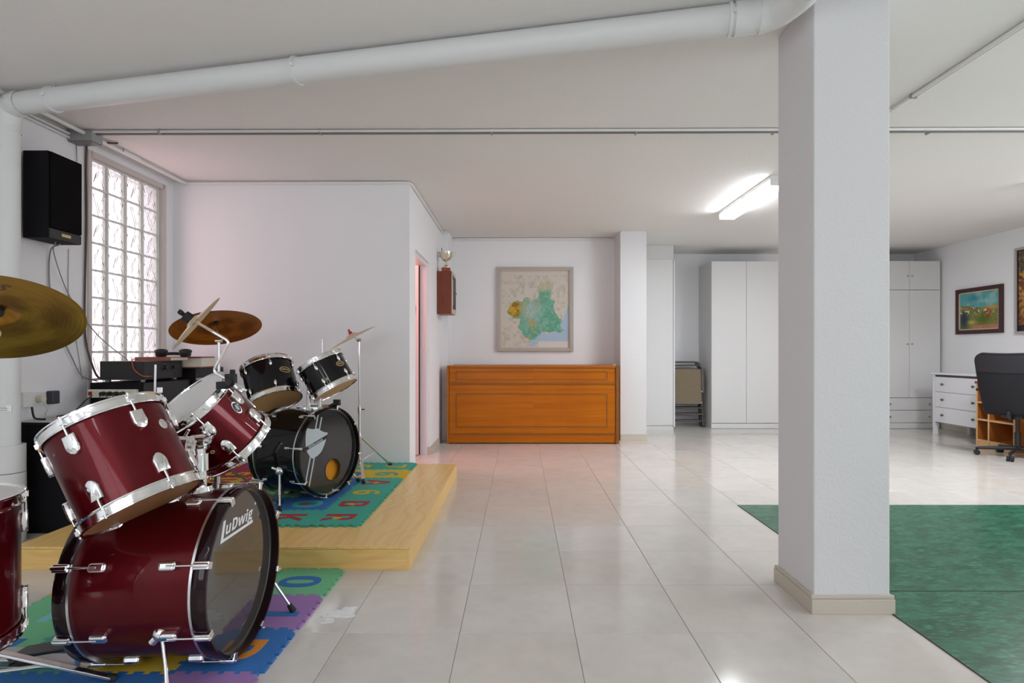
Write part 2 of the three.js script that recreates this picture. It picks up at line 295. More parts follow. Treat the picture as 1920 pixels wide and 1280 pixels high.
skirt('baseboard_pillar', [[PX0 - 0.014, -PZ0, PX1 + 0.014, -PZ0, 0, 1], [PX0, -PZ1, PX0, -PZ0, -1, 0], [PX1, -PZ1, PX1, -PZ0, 1, 0], [PX0 - 0.014, -PZ1, PX1 + 0.014, -PZ1, 0, -1]], 'beige ceramic baseboard around the thick pillar');
struct('pillar_001', bx(1.243, 0, -DALC, 1.567, CEIL, -6.98, 0.004), M.pillar, 'white column between the folding bed and the white wardrobe', 'pillar');
skirt('baseboard_column', [[1.243, -6.98, 1.581, -6.98, 0, 1], [1.567, -DALC, 1.567, -6.98, 1, 0]], 'beige baseboard at the foot of the back column');
skirt('baseboard_doorway', [[XS, -6.71, XS, -D1, 1, 0], [XS - 0.1, -D1, XS + 0.014, -D1, 0, 1]], 'beige baseboard between the doorway and the folding bed');
skirt('baseboard_right', [[XR, -DFAR, XR, -6.62, -1, 0]], 'beige baseboard along the wall with the paintings');
{ // the pink-lit room behind the door
  const x0 = XL, x1 = XS - 0.1;
  struct('wall_side_room', [bx(x0, 0, -DALC - 0.2, x1, CEIL, -DALC)], M.pinkWall, 'pink wall of the side room seen through the doorway', 'wall');
  struct('floor_side_room', bx(x0, -0.2, -DALC, x1, 0.0, -DPART - 0.1), M.tiles[0], 'cream floor of the side room behind the doorway', 'floor');
  const d = structGroup('door_1', 'open pale door in its white frame in the doorway', 'door');
  const fx = XS - 0.075, f = 0.035;
  part('door_frame', [bx(fx - 0.02, 0, -D0 - f, fx + 0.05, DH, -D0), bx(fx - 0.02, 0, -D1, fx + 0.05, DH, -D1 + f), bx(fx - 0.02, DH - f, -D1 + f, fx + 0.05, DH, -D0 - f)], M.whitePaint, d);
  const zl = -D1 + f + 0.012, leaf = part('door_leaf', bx(fx - 0.82, 0.008, zl, fx - 0.028, DH - f - 0.004, zl + 0.04, 0.002), M.paleDoor, d);
  for (const [y0, y1] of [[0.15, 0.95], [1.08, 1.9]]) part('panel_moulding', [bx(fx - 0.72, y0, zl + 0.038, fx - 0.7, y1, zl + 0.046), bx(fx - 0.16, y0, zl + 0.038, fx - 0.14, y1, zl + 0.046), bx(fx - 0.7, y0, zl + 0.038, fx - 0.16, y0 + 0.02, zl + 0.046), bx(fx - 0.7, y1 - 0.02, zl + 0.038, fx - 0.16, y1, zl + 0.046)], M.paleDoor, leaf);
  for (const y of [0.28, 1.55]) part('hinge', bx(fx - 0.085, y - 0.04, zl + 0.04, fx - 0.06, y + 0.04, zl + 0.048), M.blackMatte, leaf);
  part('gap_shade_strip', bx(fx - 0.027, 0.01, zl - 0.005, fx - 0.0205, DH - f, zl + 0.03), M.blackMatte, d);  // black strip in place of the shade in the hinge gap
  // added lamp, standing in for the pink daylight of the side room
  const lamp = thing('added_room_lamp', 'added pink-glowing ceiling lamp standing in for daylight in the side room', 'lamp', [-1.9, CEIL, -5.5]);
  part('added_lamp_base', lathe([[0, 0], [0.07, 0], [0.07, -0.03], [0, -0.03]], 24), M.whitePlastic, lamp);
  const gl = std(0.9, 0.6, 0.6, 0.5); gl.emissive.setRGB(1.0, 0.5, 0.5); gl.emissiveIntensity = 1.2 * LM.room;
  const globe = new THREE.SphereGeometry(0.1, 24, 16); globe.translate(0, -0.12, 0); part('added_lamp_globe', globe, gl, lamp);
  const pl = new THREE.PointLight(new THREE.Color().setRGB(1.0, 0.42, 0.40), 9 * LM.room); pl.name = 'added_room_light'; pl.position.set(-1.9, CEIL - 0.12, -5.5); pl.castShadow = true; pl.shadow.radius = 4; scene.add(pl);
}

// ---------------------------------------------------------------- ceiling pipes, conduits, fluorescent light
{
  const t = thing('drain_pipe', 'thick white drain pipe slung under the ceiling and dropping down the window wall', 'pipe');
  const a = V(-2.86, 2.512, -3.215), b = at(1395, 34, 2.43), r = 0.0615, dir = b.clone().sub(a).normalize();
  part('pipe_run', rod(a, b, r, r, 40), M.pipe, t);
  const e2 = V(b.x + 0.165, b.y + 0.004, b.z + 0.16), e3 = V(b.x + 0.165, b.y + 0.006, 0.9);
  part('elbow', new THREE.TubeGeometry(new THREE.CatmullRomCurve3([b, b.clone().addScaledVector(dir, 0.07), V(b.x + 0.12, b.y + 0.004, b.z + 0.04), e2, V(e2.x, e2.y, e2.z + 0.06)]), 32, r + 0.004, 32), M.pipe, t);
  part('pipe_run', rod(V(e2.x, e2.y, e2.z + 0.05), e3, r, r, 40), M.pipe, t);
  const dx = -2.96, dz = -3.25;
  part('elbow', new THREE.TubeGeometry(new THREE.CatmullRomCurve3([a.clone().addScaledVector(dir, 0.03), a, V(dx + 0.03, a.y - 0.02, dz + 0.01), V(dx, a.y - 0.10, dz), V(dx, a.y - 0.15, dz)]), 32, r + 0.003, 32), M.pipe, t);
  part('downpipe', rod(V(dx, 0.5, dz), V(dx, a.y - 0.14, dz), r, r, 40), M.pipe, t);
  part('foot_sleeve', [rod(V(dx, 0.001, dz), V(dx, 0.40, dz), 0.086, 0.086, 40), rod(V(dx, 0.404, dz), V(dx, 0.56, dz), 0.085, 0.085, 40)], M.pipe, t);
  const ringAt = (p, w, rr, name) => part(name, rod(p.clone().addScaledVector(dir, -w / 2), p.clone().addScaledVector(dir, w / 2), rr, rr, 40), M.pipe, t);
  ringAt(a.clone().lerp(b, 0.0), 0.035, r + 0.005, 'collar'); ringAt(b.clone().lerp(a, 0.004), 0.05, r + 0.007, 'collar'); ringAt(b.clone().addScaledVector(dir, 0.075), 0.03, r + 0.008, 'collar');
  for (const k of [0.062, 0.452, 0.985]) {
    const p = a.clone().lerp(b, k), c = ringAt(p, 0.014, r + 0.008, 'hanger_clamp');
    part('hanger_screw', rod(V(p.x, p.y + r, p.z), V(p.x, CEIL, p.z), 0.004), M.pipe, c); part('clamp_ear', bx(p.x - 0.012, p.y - 0.008, p.z + r - 0.002, p.x + 0.004, p.y + 0.008, p.z + r + 0.014), M.pipe, c);
  }
}
{ // conduits across the ceiling
  const y = CEIL - 0.012;
  const clampAt = (t, p, along) => part('conduit_clamp', along ? bx(p.x - 0.02, y - 0.012, p.z - 0.006, p.x + 0.02, CEIL, p.z + 0.006) : bx(p.x - 0.006, y - 0.014, p.z - 0.022, p.x + 0.006, CEIL, p.z + 0.022), M.boxGrey, t);
  const t = thing('ceiling_conduit', 'pair of grey and white conduits crossing the ceiling from wall to wall', 'conduit');
  part('grey_conduit', rod(V(XL + 0.16, y - 0.002, -3.83), V(XR, y - 0.002, -3.76), 0.013, 0.013, 10), M.conduitGrey, t);
  part('white_conduit', rod(V(XL + 0.16, y, -3.806), V(XR, y, -3.736), 0.009, 0.009, 10), M.conduitWhite, t);
  for (const px of [300, 601, 922, 1192, 1450, 1740]) clampAt(t, V((px - 975) * 3.81 / FOCAL, 0, -3.81));
  const jb = thing('junction_box', 'grey junction box under the ceiling by the wall speaker', 'junction box', [XL + 0.09, CEIL, -3.84]);
  part('box_body', bx(-0.09, -0.075, -0.05, 0.08, 0, 0.05, 0.006), M.boxGrey, jb); part('box_lid', bx(-0.085, -0.081, -0.045, 0.075, -0.075, 0.045, 0.002), M.conduitGrey, jb);
  const c2 = thing('ceiling_conduit', 'white conduit running along the ceiling beside the window wall', 'conduit');
  part('conduit_run', bentRod([V(-2.95, y - 0.012, -2.2), V(-2.93, y - 0.012, -DPART + 0.012), V(-1.0, y - 0.004, -DPART + 0.014), V(XS + 0.012, y - 0.004, -DPART + 0.0), V(XS + 0.012, y - 0.004, -6.98), V(-0.88, y, -6.985)], 0.013, 0.02), M.conduitWhite, c2);
  for (const d of [3.05, 4.15]) clampAt(c2, V(-2.94, 0, -d), true);
  part('conduit_coupling', rod(V(-2.937, y, -4.13), V(-2.935, y, -4.34), 0.0125), M.conduitWhite, c2);
  const c3 = thing('ceiling_conduit', 'white conduit above the framed map in the bed alcove', 'conduit');
  part('conduit_run', [rod(V(-0.87, CEIL - 0.03, -DALC + 0.016), V(1.19, CEIL - 0.03, -DALC + 0.016), 0.012), rod(V(-0.87, CEIL - 0.012, -DALC + 0.012), V(1.19, CEIL - 0.012, -DALC + 0.012), 0.009)], M.conduitWhite, c3);
  part('end_cap', rod(V(1.185, CEIL - 0.03, -DALC + 0.016), V(1.215, CEIL - 0.03, -DALC + 0.016), 0.016), M.conduitWhite, c3);
  const c4 = thing('ceiling_conduit', 'pale conduit running along the ceiling towards the thick pillar', 'conduit');
  part('conduit_run', [rod(V(2.285, y, -3.74), V(2.285, y, 1.0), 0.010), rod(V(2.308, y, -3.3), V(2.308, y, 1.0), 0.008)], M.conduitWhite, c4);
  part('conduit_coupling', rod(V(2.285, y, -3.74), V(2.285, y, -3.45), 0.014), M.conduitWhite, c4);
  clampAt(c4, V(2.29, 0, -3.28), true); clampAt(c4, V(2.29, 0, -2.2), true);
  const c5 = thing('wall_conduit', 'grey conduit running along the top of the wall above the speaker', 'conduit');
  part('conduit_run', [rod(V(XL + 0.014, CEIL - 0.03, -2.0), V(XL + 0.014, CEIL - 0.03, -3.79), 0.010), rod(V(XL + 0.014, CEIL - 0.055, -2.3), V(XL + 0.014, CEIL - 0.055, -3.79), 0.008)], M.conduitWhite, c5);
}
// fluorescent battens: housing, glowing cover, and the light they give
function batten(label, x, z0, z1, k, cover = 10, glowing = 12) {
  const w = 0.085, h = (z1 - z0) / 2, t = thing('fluorescent_light', label, 'ceiling light', [x, CEIL, (z0 + z1) / 2]);
  part('housing', bx(-w, -0.035, -h, w, 0, h, 0.004), M.whitePlastic, t);
  const glow = std(0.9, 0.9, 0.9, 0.4); glow.emissive.setRGB(0.945, 0.985, 1.04); glow.emissiveIntensity = cover * k;
  part('light_cover', bx(-w + 0.006, -0.085, -h + 0.012, w - 0.006, -0.035, h - 0.012, 0.014), glow, t);
  for (const s of [-1, 1]) part('end_cap', bx(-w + 0.002, -0.088, s * h - (s > 0 ? 0.014 : 0), w - 0.002, -0.033, s * h + (s > 0 ? 0 : 0.014), 0.006), M.whitePlastic, t);
  areaLight('batten_glow', new THREE.Color().setRGB(0.945, 0.985, 1.04), glowing * k, 0.15, 1.2, [x, CEIL - 0.092, (z0 + z1) / 2], [x, 0, (z0 + z1) / 2]);
}
batten('lit fluorescent batten with prismatic cover on the ceiling before the wardrobes', 2.21, -6.02, -4.78, LM.fluo);
batten('added fluorescent batten out of view, brightening the wall with the paintings', 4.55, -5.0, -3.76, LM.fl2, 0.6, 22);  // added outside the view to lift the right wall
batten('added fluorescent batten behind the viewer, brightening the drums and the near floor', -0.9, 0.2, 1.44, LM.rear);  // added behind the viewer to lift the platform, drums and near floor

// ---------------------------------------------------------------- platform, foam mats, linoleum
const PLX0 = -2.55, PLX1 = -0.553, PLZ0 = 2.83, PLZ1 = 4.94, PLY = 0.116;
{
  const t = thing('stage_platform', 'low oak-faced wooden platform carrying the black drum kit', 'platform', [0, 0, 0]);
  part('top_board', bx(PLX0, PLY - 0.012, -PLZ1, PLX1, PLY, -PLZ0, 0.0015), M.oak, t);
  part('front_board', swapUV(bx(PLX0 + 0.001, 0, -PLZ0 - 0.018, PLX1 - 0.016, PLY - 0.0135, -PLZ0 - 0.001, 0.001)), M.oak, t);
  part('side_board', bx(PLX1 - 0.0155, 0, -PLZ1, PLX1 - 0.001, PLY - 0.0135, -PLZ0 - 0.001, 0.001), M.oak, t);
  part('side_board', bx(PLX0 + 0.001, 0, -PLZ1, PLX0 + 0.016, PLY - 0.0135, -PLZ0 - 0.019, 0.001), M.oak, t);
  part('joint_strip', [bx(PLX0 + 0.002, PLY - 0.0145, -PLZ0 - 0.02, PLX1 - 0.003, PLY - 0.011, -PLZ0 - 0.0025), bx(PLX1 - 0.02, PLY - 0.0145, -PLZ1, PLX1 - 0.0025, PLY - 0.011, -PLZ0 - 0.003)], M.oakEdge, t);
}
function foamTileShape(S) {
  const n = 5, a = 0.016, side = [];                       // zigzag of dovetail teeth along one side, 0 at both ends
  const seg = S / (n * 2 + 1);
  for (let i = 0; i <= n * 2; i++) { const out = i % 2 ? a : -a * 0.0; side.push([i * seg + (i % 2 ? -0.004 : 0.004) * (i ? 1 : 0), out], [(i + 1) * seg + (i % 2 ? 0.004 : -0.004) * (i < n * 2 ? 1 : 0), out]); }
  const p = [];
  for (const [t, w] of side) p.push([t, w]);                 // bottom (y = 0)
  for (const [t, w] of side) p.push([S + w, t]);             // right
  for (const [t, w] of [...side].reverse()) p.push([t, S + w]);
  for (const [t, w] of [...side].reverse()) p.push([w, t]);
  const q = []; for (const c of p) { const l = q[q.length - 1]; if (!l || Math.hypot(l[0] - c[0], l[1] - c[1]) > 1e-4) q.push(c); }
  if (Math.hypot(q[0][0] - q[q.length - 1][0], q[0][1] - q[q.length - 1][1]) < 1e-4) q.pop();
  return poly(q);
}
// grid[col][row] = [tile colour, glyph, glyph colour, centre colour]; columns run left from xRight, rows run away from dNear
function foamMat(label, xRight, dNear, S, y, grid, H = 0.012) {
  const t = thing('foam_play_mat', label, 'foam mat', [xRight, y, -dNear]);
  const geo = extrude(foamTileShape(S - 0.0008), H - 0.0015, 0.0007, { bevelSegments: 1 }); geo.rotateX(-Math.PI / 2); geo.translate(0, 0.0007, 0);
  const cache = {};
  grid.forEach((col, c) => col.forEach((e, r) => {
    if (!e) return;
    const [color, ch, cc, mid, turn = -90] = e;
    const m = part('foam_tile', geo, FOAM[color], t); m.position.set(-(c + 1) * S, 0, -r * S);
    if (!ch) return;
    const key = ch + turn;
    cache[key] ??= (() => { const g = letters(ch, S * 0.62, 0.0016); g.rotateZ(turn * R); g.rotateX(-Math.PI / 2); return g; })();
    const l = part('letter_inlay', cache[key], FOAM[cc], m); l.position.set(S / 2, H - 0.0006, -S / 2);
    if (mid) { const k = new THREE.CylinderGeometry(S * 0.075, S * 0.075, 0.002, 16); k.scale(1.3, 1, 0.9); const mm = part('letter_centre', k, FOAM[mid], m); mm.position.set(S / 2 - S * 0.03, H + 0.0004, -S / 2 + S * 0.04); }
  }));
  return t;
}
foamMat('interlocking foam letter mat, mostly teal, under the black drum kit', -0.91, 3.145, 0.296, PLY, [
  [['teal', 'R', 'red', 'yellow'], ['teal', 'B', 'red', 'yellow'], ['teal', '6', 'yellow'], ['teal', 'A', 'red', 'yellow'], ['yellow', '6', 'teal'], ['teal', '7', 'yellow']],
  [['teal', 'K', 'red'], ['blue', 'O', 'teal', 'red'], ['blue', 'C', 'teal'], ['blue', 'E', 'yellow'], ['yellow', 'G', 'blue'], ['teal', 'E', 'yellow']],
  [['teal', 'X', 'blue'], ['blue', 'S', 'green'], ['green', 'P', 'red'], ['teal', '8', 'blue'], ['red', 'W', 'yellow'], ['red', '3', 'blue']],
  [['sky', 'T', 'blue'], ['teal', 'N', 'red'], ['yellow', 'M', 'red'], ['red', 'W', 'yellow'], ['yellow', 'S', 'red'], ['red', 'Z', 'violet']],
  [['teal', '2', 'yellow'], ['green', 'U', 'red'], ['red', 'S', 'yellow'], ['yellow', 'W', 'red'], ['red', 'S', 'yellow'], ['red', '5', 'violet']],
]);
foamMat('interlocking foam letter mat in green, purple and blue under the red drum kit', -0.885, 1.59, 0.305, 0.0, [
  [['purple', 'H', 'blue'], ['blue', 'D', 'orange'], ['purple', 'J', 'blue'], ['green', '0', 'blue', null, -90]],
  [['blue', 'Y', 'yellow'], ['yellow', 'I', 'purple'], ['green', '4', 'red'], ['teal', 'Q', 'blue']],
  [['blue', 'V', 'green'], ['sea', 'F', 'blue'], ['red', 'A', 'yellow'], ['blue', '1', 'yellow']],
  [['sea', 'L', 'orange'], ['green', 'N', 'blue'], ['green', '1', 'sky', null, 0], ['orange', 'T', 'blue']],
]);
function linoSheet(label, z0, z1, x1) {
  const t = thing('linoleum_sheet', label, 'floor sheet', [1.555, 0, -z1]);
  part('sheet', bx(0, 0.0005, 0, x1, 0.0035, z1 - z0, 0), M.lino, t);
  part('cut_edge', [bx(-0.003, 0.0004, 0, 0.0005, 0.0037, z1 - z0), bx(0, 0.0004, -0.003, x1, 0.0037, 0.0005)], M.linoEdge, t);
}
linoSheet('marbled green linoleum sheet laid before the desk and wardrobes', 2.575, 4.02, 2.6);
linoSheet('marbled green linoleum sheet laid alongside the front of the thick pillar', 0.4, 2.568, 2.6);
{ // smear of white plaster dust on the tiles
  const g = [], blob = (cx, cz, r, n, s) => { const p = []; for (let i = 0; i < n; i++) { const a = i / n * 6.283, q = r * (0.45 + 0.75 * hash(i, s, 3)); p.push([cx + Math.cos(a) * q * 1.5 + Math.sin(a) * q * 0.5, cz + Math.sin(a) * q]); } const e = extrude(poly(p), 0.0004 + s * 0.00008); e.rotateX(-Math.PI / 2); g.push(e); };
  for (let i = 0; i < 26; i++) { const k = rnd(); blob(-0.815 + 0.1 * k + 0.025 * (rnd() - 0.5), -2.29 - (-0.09 * k + 0.10 * (rnd() - 0.5)) - 0.0, 0.008 + 0.03 * rnd() * (1 - k * 0.7), 11, i + 1); }
  g.forEach((e) => e.translate(0, 0, -4.58)); 
  solo('plaster_smear', g, std(0.85, 0.85, 0.86, 0.95), 'smear of white plaster dust on the floor tiles beside the foam mat', 'stain');
}

// ---------------------------------------------------------------- back of the room: bed, map, cabinet, trophy
{
  const t = thing('folding_wall_bed', 'orange-brown wooden fold-down bed cabinet closed against the alcove wall', 'bed', [0.1545, 0, -6.717]);
  const w = 1.0255, h = 0.935, D = 0.62;
  part('side_panel', bx(-w, 0, -D, -w + 0.022, h, 0, 0.003), M.veneer, t); part('side_panel', bx(w - 0.022, 0, -D, w, h, 0, 0.003), M.veneer, t);
  part('top_panel', swapUV(bx(-w, h - 0.02, -D, w, h, 0.004, 0.003)), M.veneer, t); part('back_panel', bx(-w + 0.02, 0.02, -D, w - 0.02, h - 0.02, -D + 0.012), M.veneer, t);
  part('plinth', swapUV(bx(-w + 0.022, 0.012, -0.03, w - 0.022, 0.115, -0.008, 0.002)), M.veneer, t);
  const front = part('bed_front', swapUV(bx(-w + 0.026, 0.125, -0.035, w - 0.04, 0.71, -0.004, 0.003)), M.veneer, t);
  const flap = part('upper_flap', swapUV(bx(-w + 0.026, 0.722, -0.035, w - 0.04, h - 0.03, -0.004, 0.003)), M.veneer, t);
  const frame = (x0, y0, x1, y1, e, z, p) => part('panel_moulding', [[x0, y0, x1, y0 + e], [x0, y1 - e, x1, y1], [x0, y0 + e, x0 + e, y1 - e], [x1 - e, y0 + e, x1, y1 - e]].map((q) => bx(q[0], q[1], z, q[2], q[3], z + 0.007, 0.002)), M.veneerDark, p);
  frame(-0.92, 0.20, 0.89, 0.60, 0.011, -0.006, front); frame(-0.92, 0.762, 0.89, 0.868, 0.009, -0.006, flap);
  part('rail_moulding', [swapUV(bx(-w + 0.02, 0.708, -0.02, w - 0.03, 0.724, 0.006, 0.004)), swapUV(bx(-w + 0.02, 0.115, -0.02, w - 0.03, 0.127, 0.002, 0.003)), swapUV(bx(-w + 0.02, h - 0.034, -0.02, w - 0.03, h - 0.018, 0.006, 0.004))], M.veneerDark, t);
  part('corner_post', bx(w - 0.038, 0.0, -0.03, w - 0.001, h, 0.012, 0.004), M.veneerDark, t);
  for (const s of [-1, 1]) part('top_stop', bx(s * (w - 0.05) - 0.02, h, -0.06, s * (w - 0.05) + 0.02, h + 0.012, -0.02, 0.003), M.gold, t);
}
// framed relief map (printed sheet)
const mapTex = (() => {
  const outline = [[325, 665], [345, 625], [372, 580], [430, 540], [505, 545], [530, 510], [580, 500], [605, 545], [660, 525], [700, 480], [690, 430], [685, 380], [700, 335], [745, 320], [800, 295], [850, 315], [868, 360], [850, 410], [830, 470], [830, 520], [885, 540], [865, 600], [880, 650], [910, 720], [968, 775], [940, 830], [955, 860], [1000, 882], [930, 915], [880, 895], [820, 925], [790, 905], [735, 905], [700, 950], [665, 985], [610, 1005], [560, 980], [520, 960], [500, 905], [470, 880], [455, 850], [478, 800], [480, 755], [430, 752], [390, 740], [350, 705]];
  const sea = [[1060, 580], [1030, 600], [1010, 680], [970, 775], [935, 830], [950, 862], [1000, 884], [930, 918], [880, 900], [820, 930], [735, 912], [700, 955], [660, 990], [610, 1010], [590, 1070], [660, 1075], [690, 1020], [1060, 1015]];
  const inside = (P, x, y) => { let c = false; for (let i = 0, j = P.length - 1; i < P.length; j = i++) if ((P[i][1] > y) !== (P[j][1] > y) && x < (P[j][0] - P[i][0]) * (y - P[i][1]) / (P[j][1] - P[i][1]) + P[i][0]) c = !c; return c; };
  return tex(512, (u, v) => {
    const X = 250 + u * 810, Y = 180 + (1 - v) * 920, jx = X + 26 * (fbm(u, v, 32, 3, 201) - 0.5), jy = Y + 26 * (fbm(u, v, 32, 3, 203) - 0.5), n = fbm(u, v, 24, 4, 205), f = fbm(u, v, 64, 2, 207);
    let c = mix([212, 205, 192], [186, 184, 170], step(0.45, 0.8, n)); if (Math.abs(n - 0.52) < 0.008) c = mix(c, [196, 168, 140], 0.6);
    if (Y < 232 || X < 268 || X > 1045 || Y > 1085) return [214, 205, 196];
    if (Y > 1018 && X < 1045 && X > 690) c = [216, 212, 206];
    if (inside(sea, jx, jy)) c = [172, 194, 214];
    if (inside(outline, jx, jy)) {
      const gold = Math.exp(-(((X - 410) / 95) ** 2 + ((Y - 640) / 105) ** 2) * 1.1), pale = Math.exp(-(((X - 600) / 130) ** 2 + ((Y - 650) / 160) ** 2)), north = step(470, 380, Y);
      c = mix([96, 164, 136], [120, 184, 160], step(0.4, 0.7, n)); c = mix(c, [164, 192, 180], sat(pale * 1.1)); c = mix(c, [196, 190, 160], north); c = mix(c, [206, 162, 40], sat(gold * 1.6 - 0.3));
      const ridge = step(0.58, 0.72, fbm(u, v, 20, 3, 211)); c = mix(c, gold > 0.4 ? [140, 96, 20] : [190, 160, 100], ridge * (X < 680 ? 0.8 : 0.15)); c = c.map((q) => q * (0.92 + 0.16 * f));
    }
    return c;
  }, true, 640);
})();
{
  const t = thing('framed_map', 'framed relief map of a coastal region in green and yellow above the bed', 'framed map', [0.200, 1.094 + 0.562, -DALC]);
  const w = 0.499, h = 0.551, f = 0.042;
  part('picture_frame', [bx(-w, -h, 0, -w + f, h, 0.045, 0.004), bx(w - f, -h, 0, w, h, 0.045, 0.004), bx(-w + f, h - f, 0, w - f, h, 0.045, 0.004), bx(-w + f, -h, 0, w - f, -h + f, 0.045, 0.004)], M.mapFrame, t);
  const lip = 0.008; part('inner_lip', [bx(-w + f, -h + f, 0.02, -w + f + lip, h - f, 0.04), bx(w - f - lip, -h + f, 0.02, w - f, h - f, 0.04), bx(-w + f, h - f - lip, 0.02, w - f, h - f, 0.04), bx(-w + f, -h + f, 0.02, w - f, -h + f + lip, 0.04)], M.gilt, t);
  const p = new THREE.BoxGeometry((w - f) * 2, (h - f) * 2, 0.006); p.translate(0, 0, 0.012); part('map_print', p, new THREE.MeshStandardMaterial({ map: mapTex, roughness: 0.6 }), t);
}
{ // wall cabinet on the doorway wall and the trophy on it
  const t = thing('wall_cabinet', 'small reddish wooden wall cabinet hung beside the doorway under the trophy', 'cabinet', [XS, 1.541, -6.72]);
  part('cabinet_body', bx(0, 0, -0.155, 0.17, 0.498, 0.155, 0.003), M.mahogany, t);
  const dr = part('cabinet_door', bx(0.171, 0.004, -0.152, 0.187, 0.494, 0.152, 0.002), std(0.62, 0.50, 0.38, 0.4), t);
  part('hinge', [bx(0.187, 0.40, 0.135, 0.193, 0.45, 0.15), bx(0.187, 0.05, 0.135, 0.193, 0.1, 0.15)], M.blackMatte, dr);
  part('knob', lathe([[0, 0], [0.008, 0], [0.012, 0.012], [0, 0.016]], 16).rotateZ(-Math.PI / 2).translate(0.187, 0.26, -0.12), M.gold, dr);
  part('glass_strip', bx(0.187, 0.06, -0.13, 0.19, 0.44, 0.12), M.greyBlack, dr);
  const c = thing('trophy_cup', 'silver two-handled trophy cup on a dark base on the wall cabinet', 'trophy', [XS + 0.105, 2.039, -6.6]);
  part('base', bx(-0.05, 0, -0.05, 0.05, 0.04, 0.05, 0.004), M.redWood, c);
  part('cup', lathe([[0, 0.04], [0.045, 0.04], [0.045, 0.05], [0.012, 0.075], [0.008, 0.10], [0.014, 0.115], [0.05, 0.135], [0.074, 0.175], [0.08, 0.225], [0.076, 0.225], [0.068, 0.178], [0.04, 0.145], [0, 0.14]], 32), std(0.72, 0.66, 0.52, 0.2, { metalness: 0.9 }), c);
  for (const s of [-1, 1]) part('handle', tube([V(s * 0.072, 0.215, 0), V(s * 0.10, 0.225, 0), V(s * 0.105, 0.19, 0), V(s * 0.07, 0.17, 0)], 0.005), M.chromeDull, c);
  part('figure_pin', rod(V(-0.045, 0.21, 0.02), V(-0.05, 0.275, 0.02), 0.004), M.bronzePaint, c);
}

// ---------------------------------------------------------------- wardrobes, folding chairs
function wardrobe(name, label, x0, x1, dFront, depth, build) {
  const t = thing(name, label, 'wardrobe', [x0, 0, -dFront]); const w = x1 - x0, H = 2.395;
  part('carcass', [bx(0, 0, -depth, 0.018, H, -0.022, 0.001), bx(w - 0.018, 0, -depth, w, H, -0.022, 0.001), bx(0.018, H - 0.018, -depth, w - 0.018, H, -0.022), bx(0.018, 0.05, -depth, w - 0.018, H - 0.018, -depth + 0.01), bx(0.018, 0, -0.05, w - 0.018, 0.07, -0.03)], M.whiteLam, t);
  build(t, w, H); return t;
}
const knob = (x, y, z, p, m = M.chromeDull) => part('knob', lathe([[0, 0], [0.006, 0], [0.006, 0.01], [0.013, 0.016], [0.012, 0.024], [0, 0.027]], 16).rotateX(Math.PI / 2).translate(x, y, z), m, p);
wardrobe('wardrobe', 'tall plain white two-door wardrobe without handles beside the folded chairs', 2.737, 3.735, 8.05, 0.56, (t, w, H) => {
  for (const k of [0, 1]) part('door', bx(0.002 + k * w / 2, 0.082, -0.02, w / 2 - 0.002 + k * w / 2, H - 0.003, 0, 0.0015), M.whiteLam, t);
  part('plinth', bx(0.002, 0.004, -0.03, w - 0.002, 0.074, -0.008, 0.001), M.whiteLam, t);
});
wardrobe('wardrobe', 'tall white wardrobe with small knobs, top doors and bottom drawers beside the dresser', 5.11, 5.992, 8.03, 0.56, (t, w, H) => {
  for (const k of [0, 1]) {
    const x0 = 0.002 + k * w / 2, x1 = w / 2 - 0.002 + k * w / 2;
    const a = part('door', bx(x0, 1.985, -0.02, x1, H - 0.003, 0, 0.0015), M.whiteLam, t), b = part('door', bx(x0, 0.447, -0.02, x1, 1.979, 0, 0.0015), M.whiteLam, t);
    const kx = w / 2 + (k ? 0.032 : -0.032); knob(kx, 2.18, 0, a, M.steel); knob(kx, 1.21, 0, b, M.steel);
  }
  for (const [y0, y1] of [[0.27, 0.441], [0.092, 0.264]]) { const d = part('drawer', bx(0.002, y0, -0.02, w - 0.002, y1, 0, 0.0015), M.whiteLam, t); knob(0.16, (y0 + y1) / 2, 0, d, M.steel); knob(w - 0.16, (y0 + y1) / 2, 0, d, M.steel); }
  part('plinth', bx(0.002, 0.004, -0.03, w - 0.002, 0.086, -0.008, 0.001), M.whiteLam, t);
});
wardrobe('wardrobe', 'white wardrobe with a ceiling filler panel, partly hidden by the back column', 1.575, 2.155, 7.88, 0.28, (t, w, H) => {
  part('door', bx(0.002, 0.07, -0.02, w - 0.012, H - 0.003, 0, 0.0015), M.whiteLam, t);
  part('edge_strip', bx(w - 0.010, 0.05, -0.02, w + 0.012, H - 0.003, 0.012, 0.002), M.whiteLam, t);
  part('plinth', bx(0.002, 0.0, -0.03, w - 0.01, 0.064, -0.012, 0.001), M.whiteLam, t);
  part('filler_panel', bx(0, H, -0.1, w, CEIL - 0.002, -0.02), M.whiteLam, t);
});
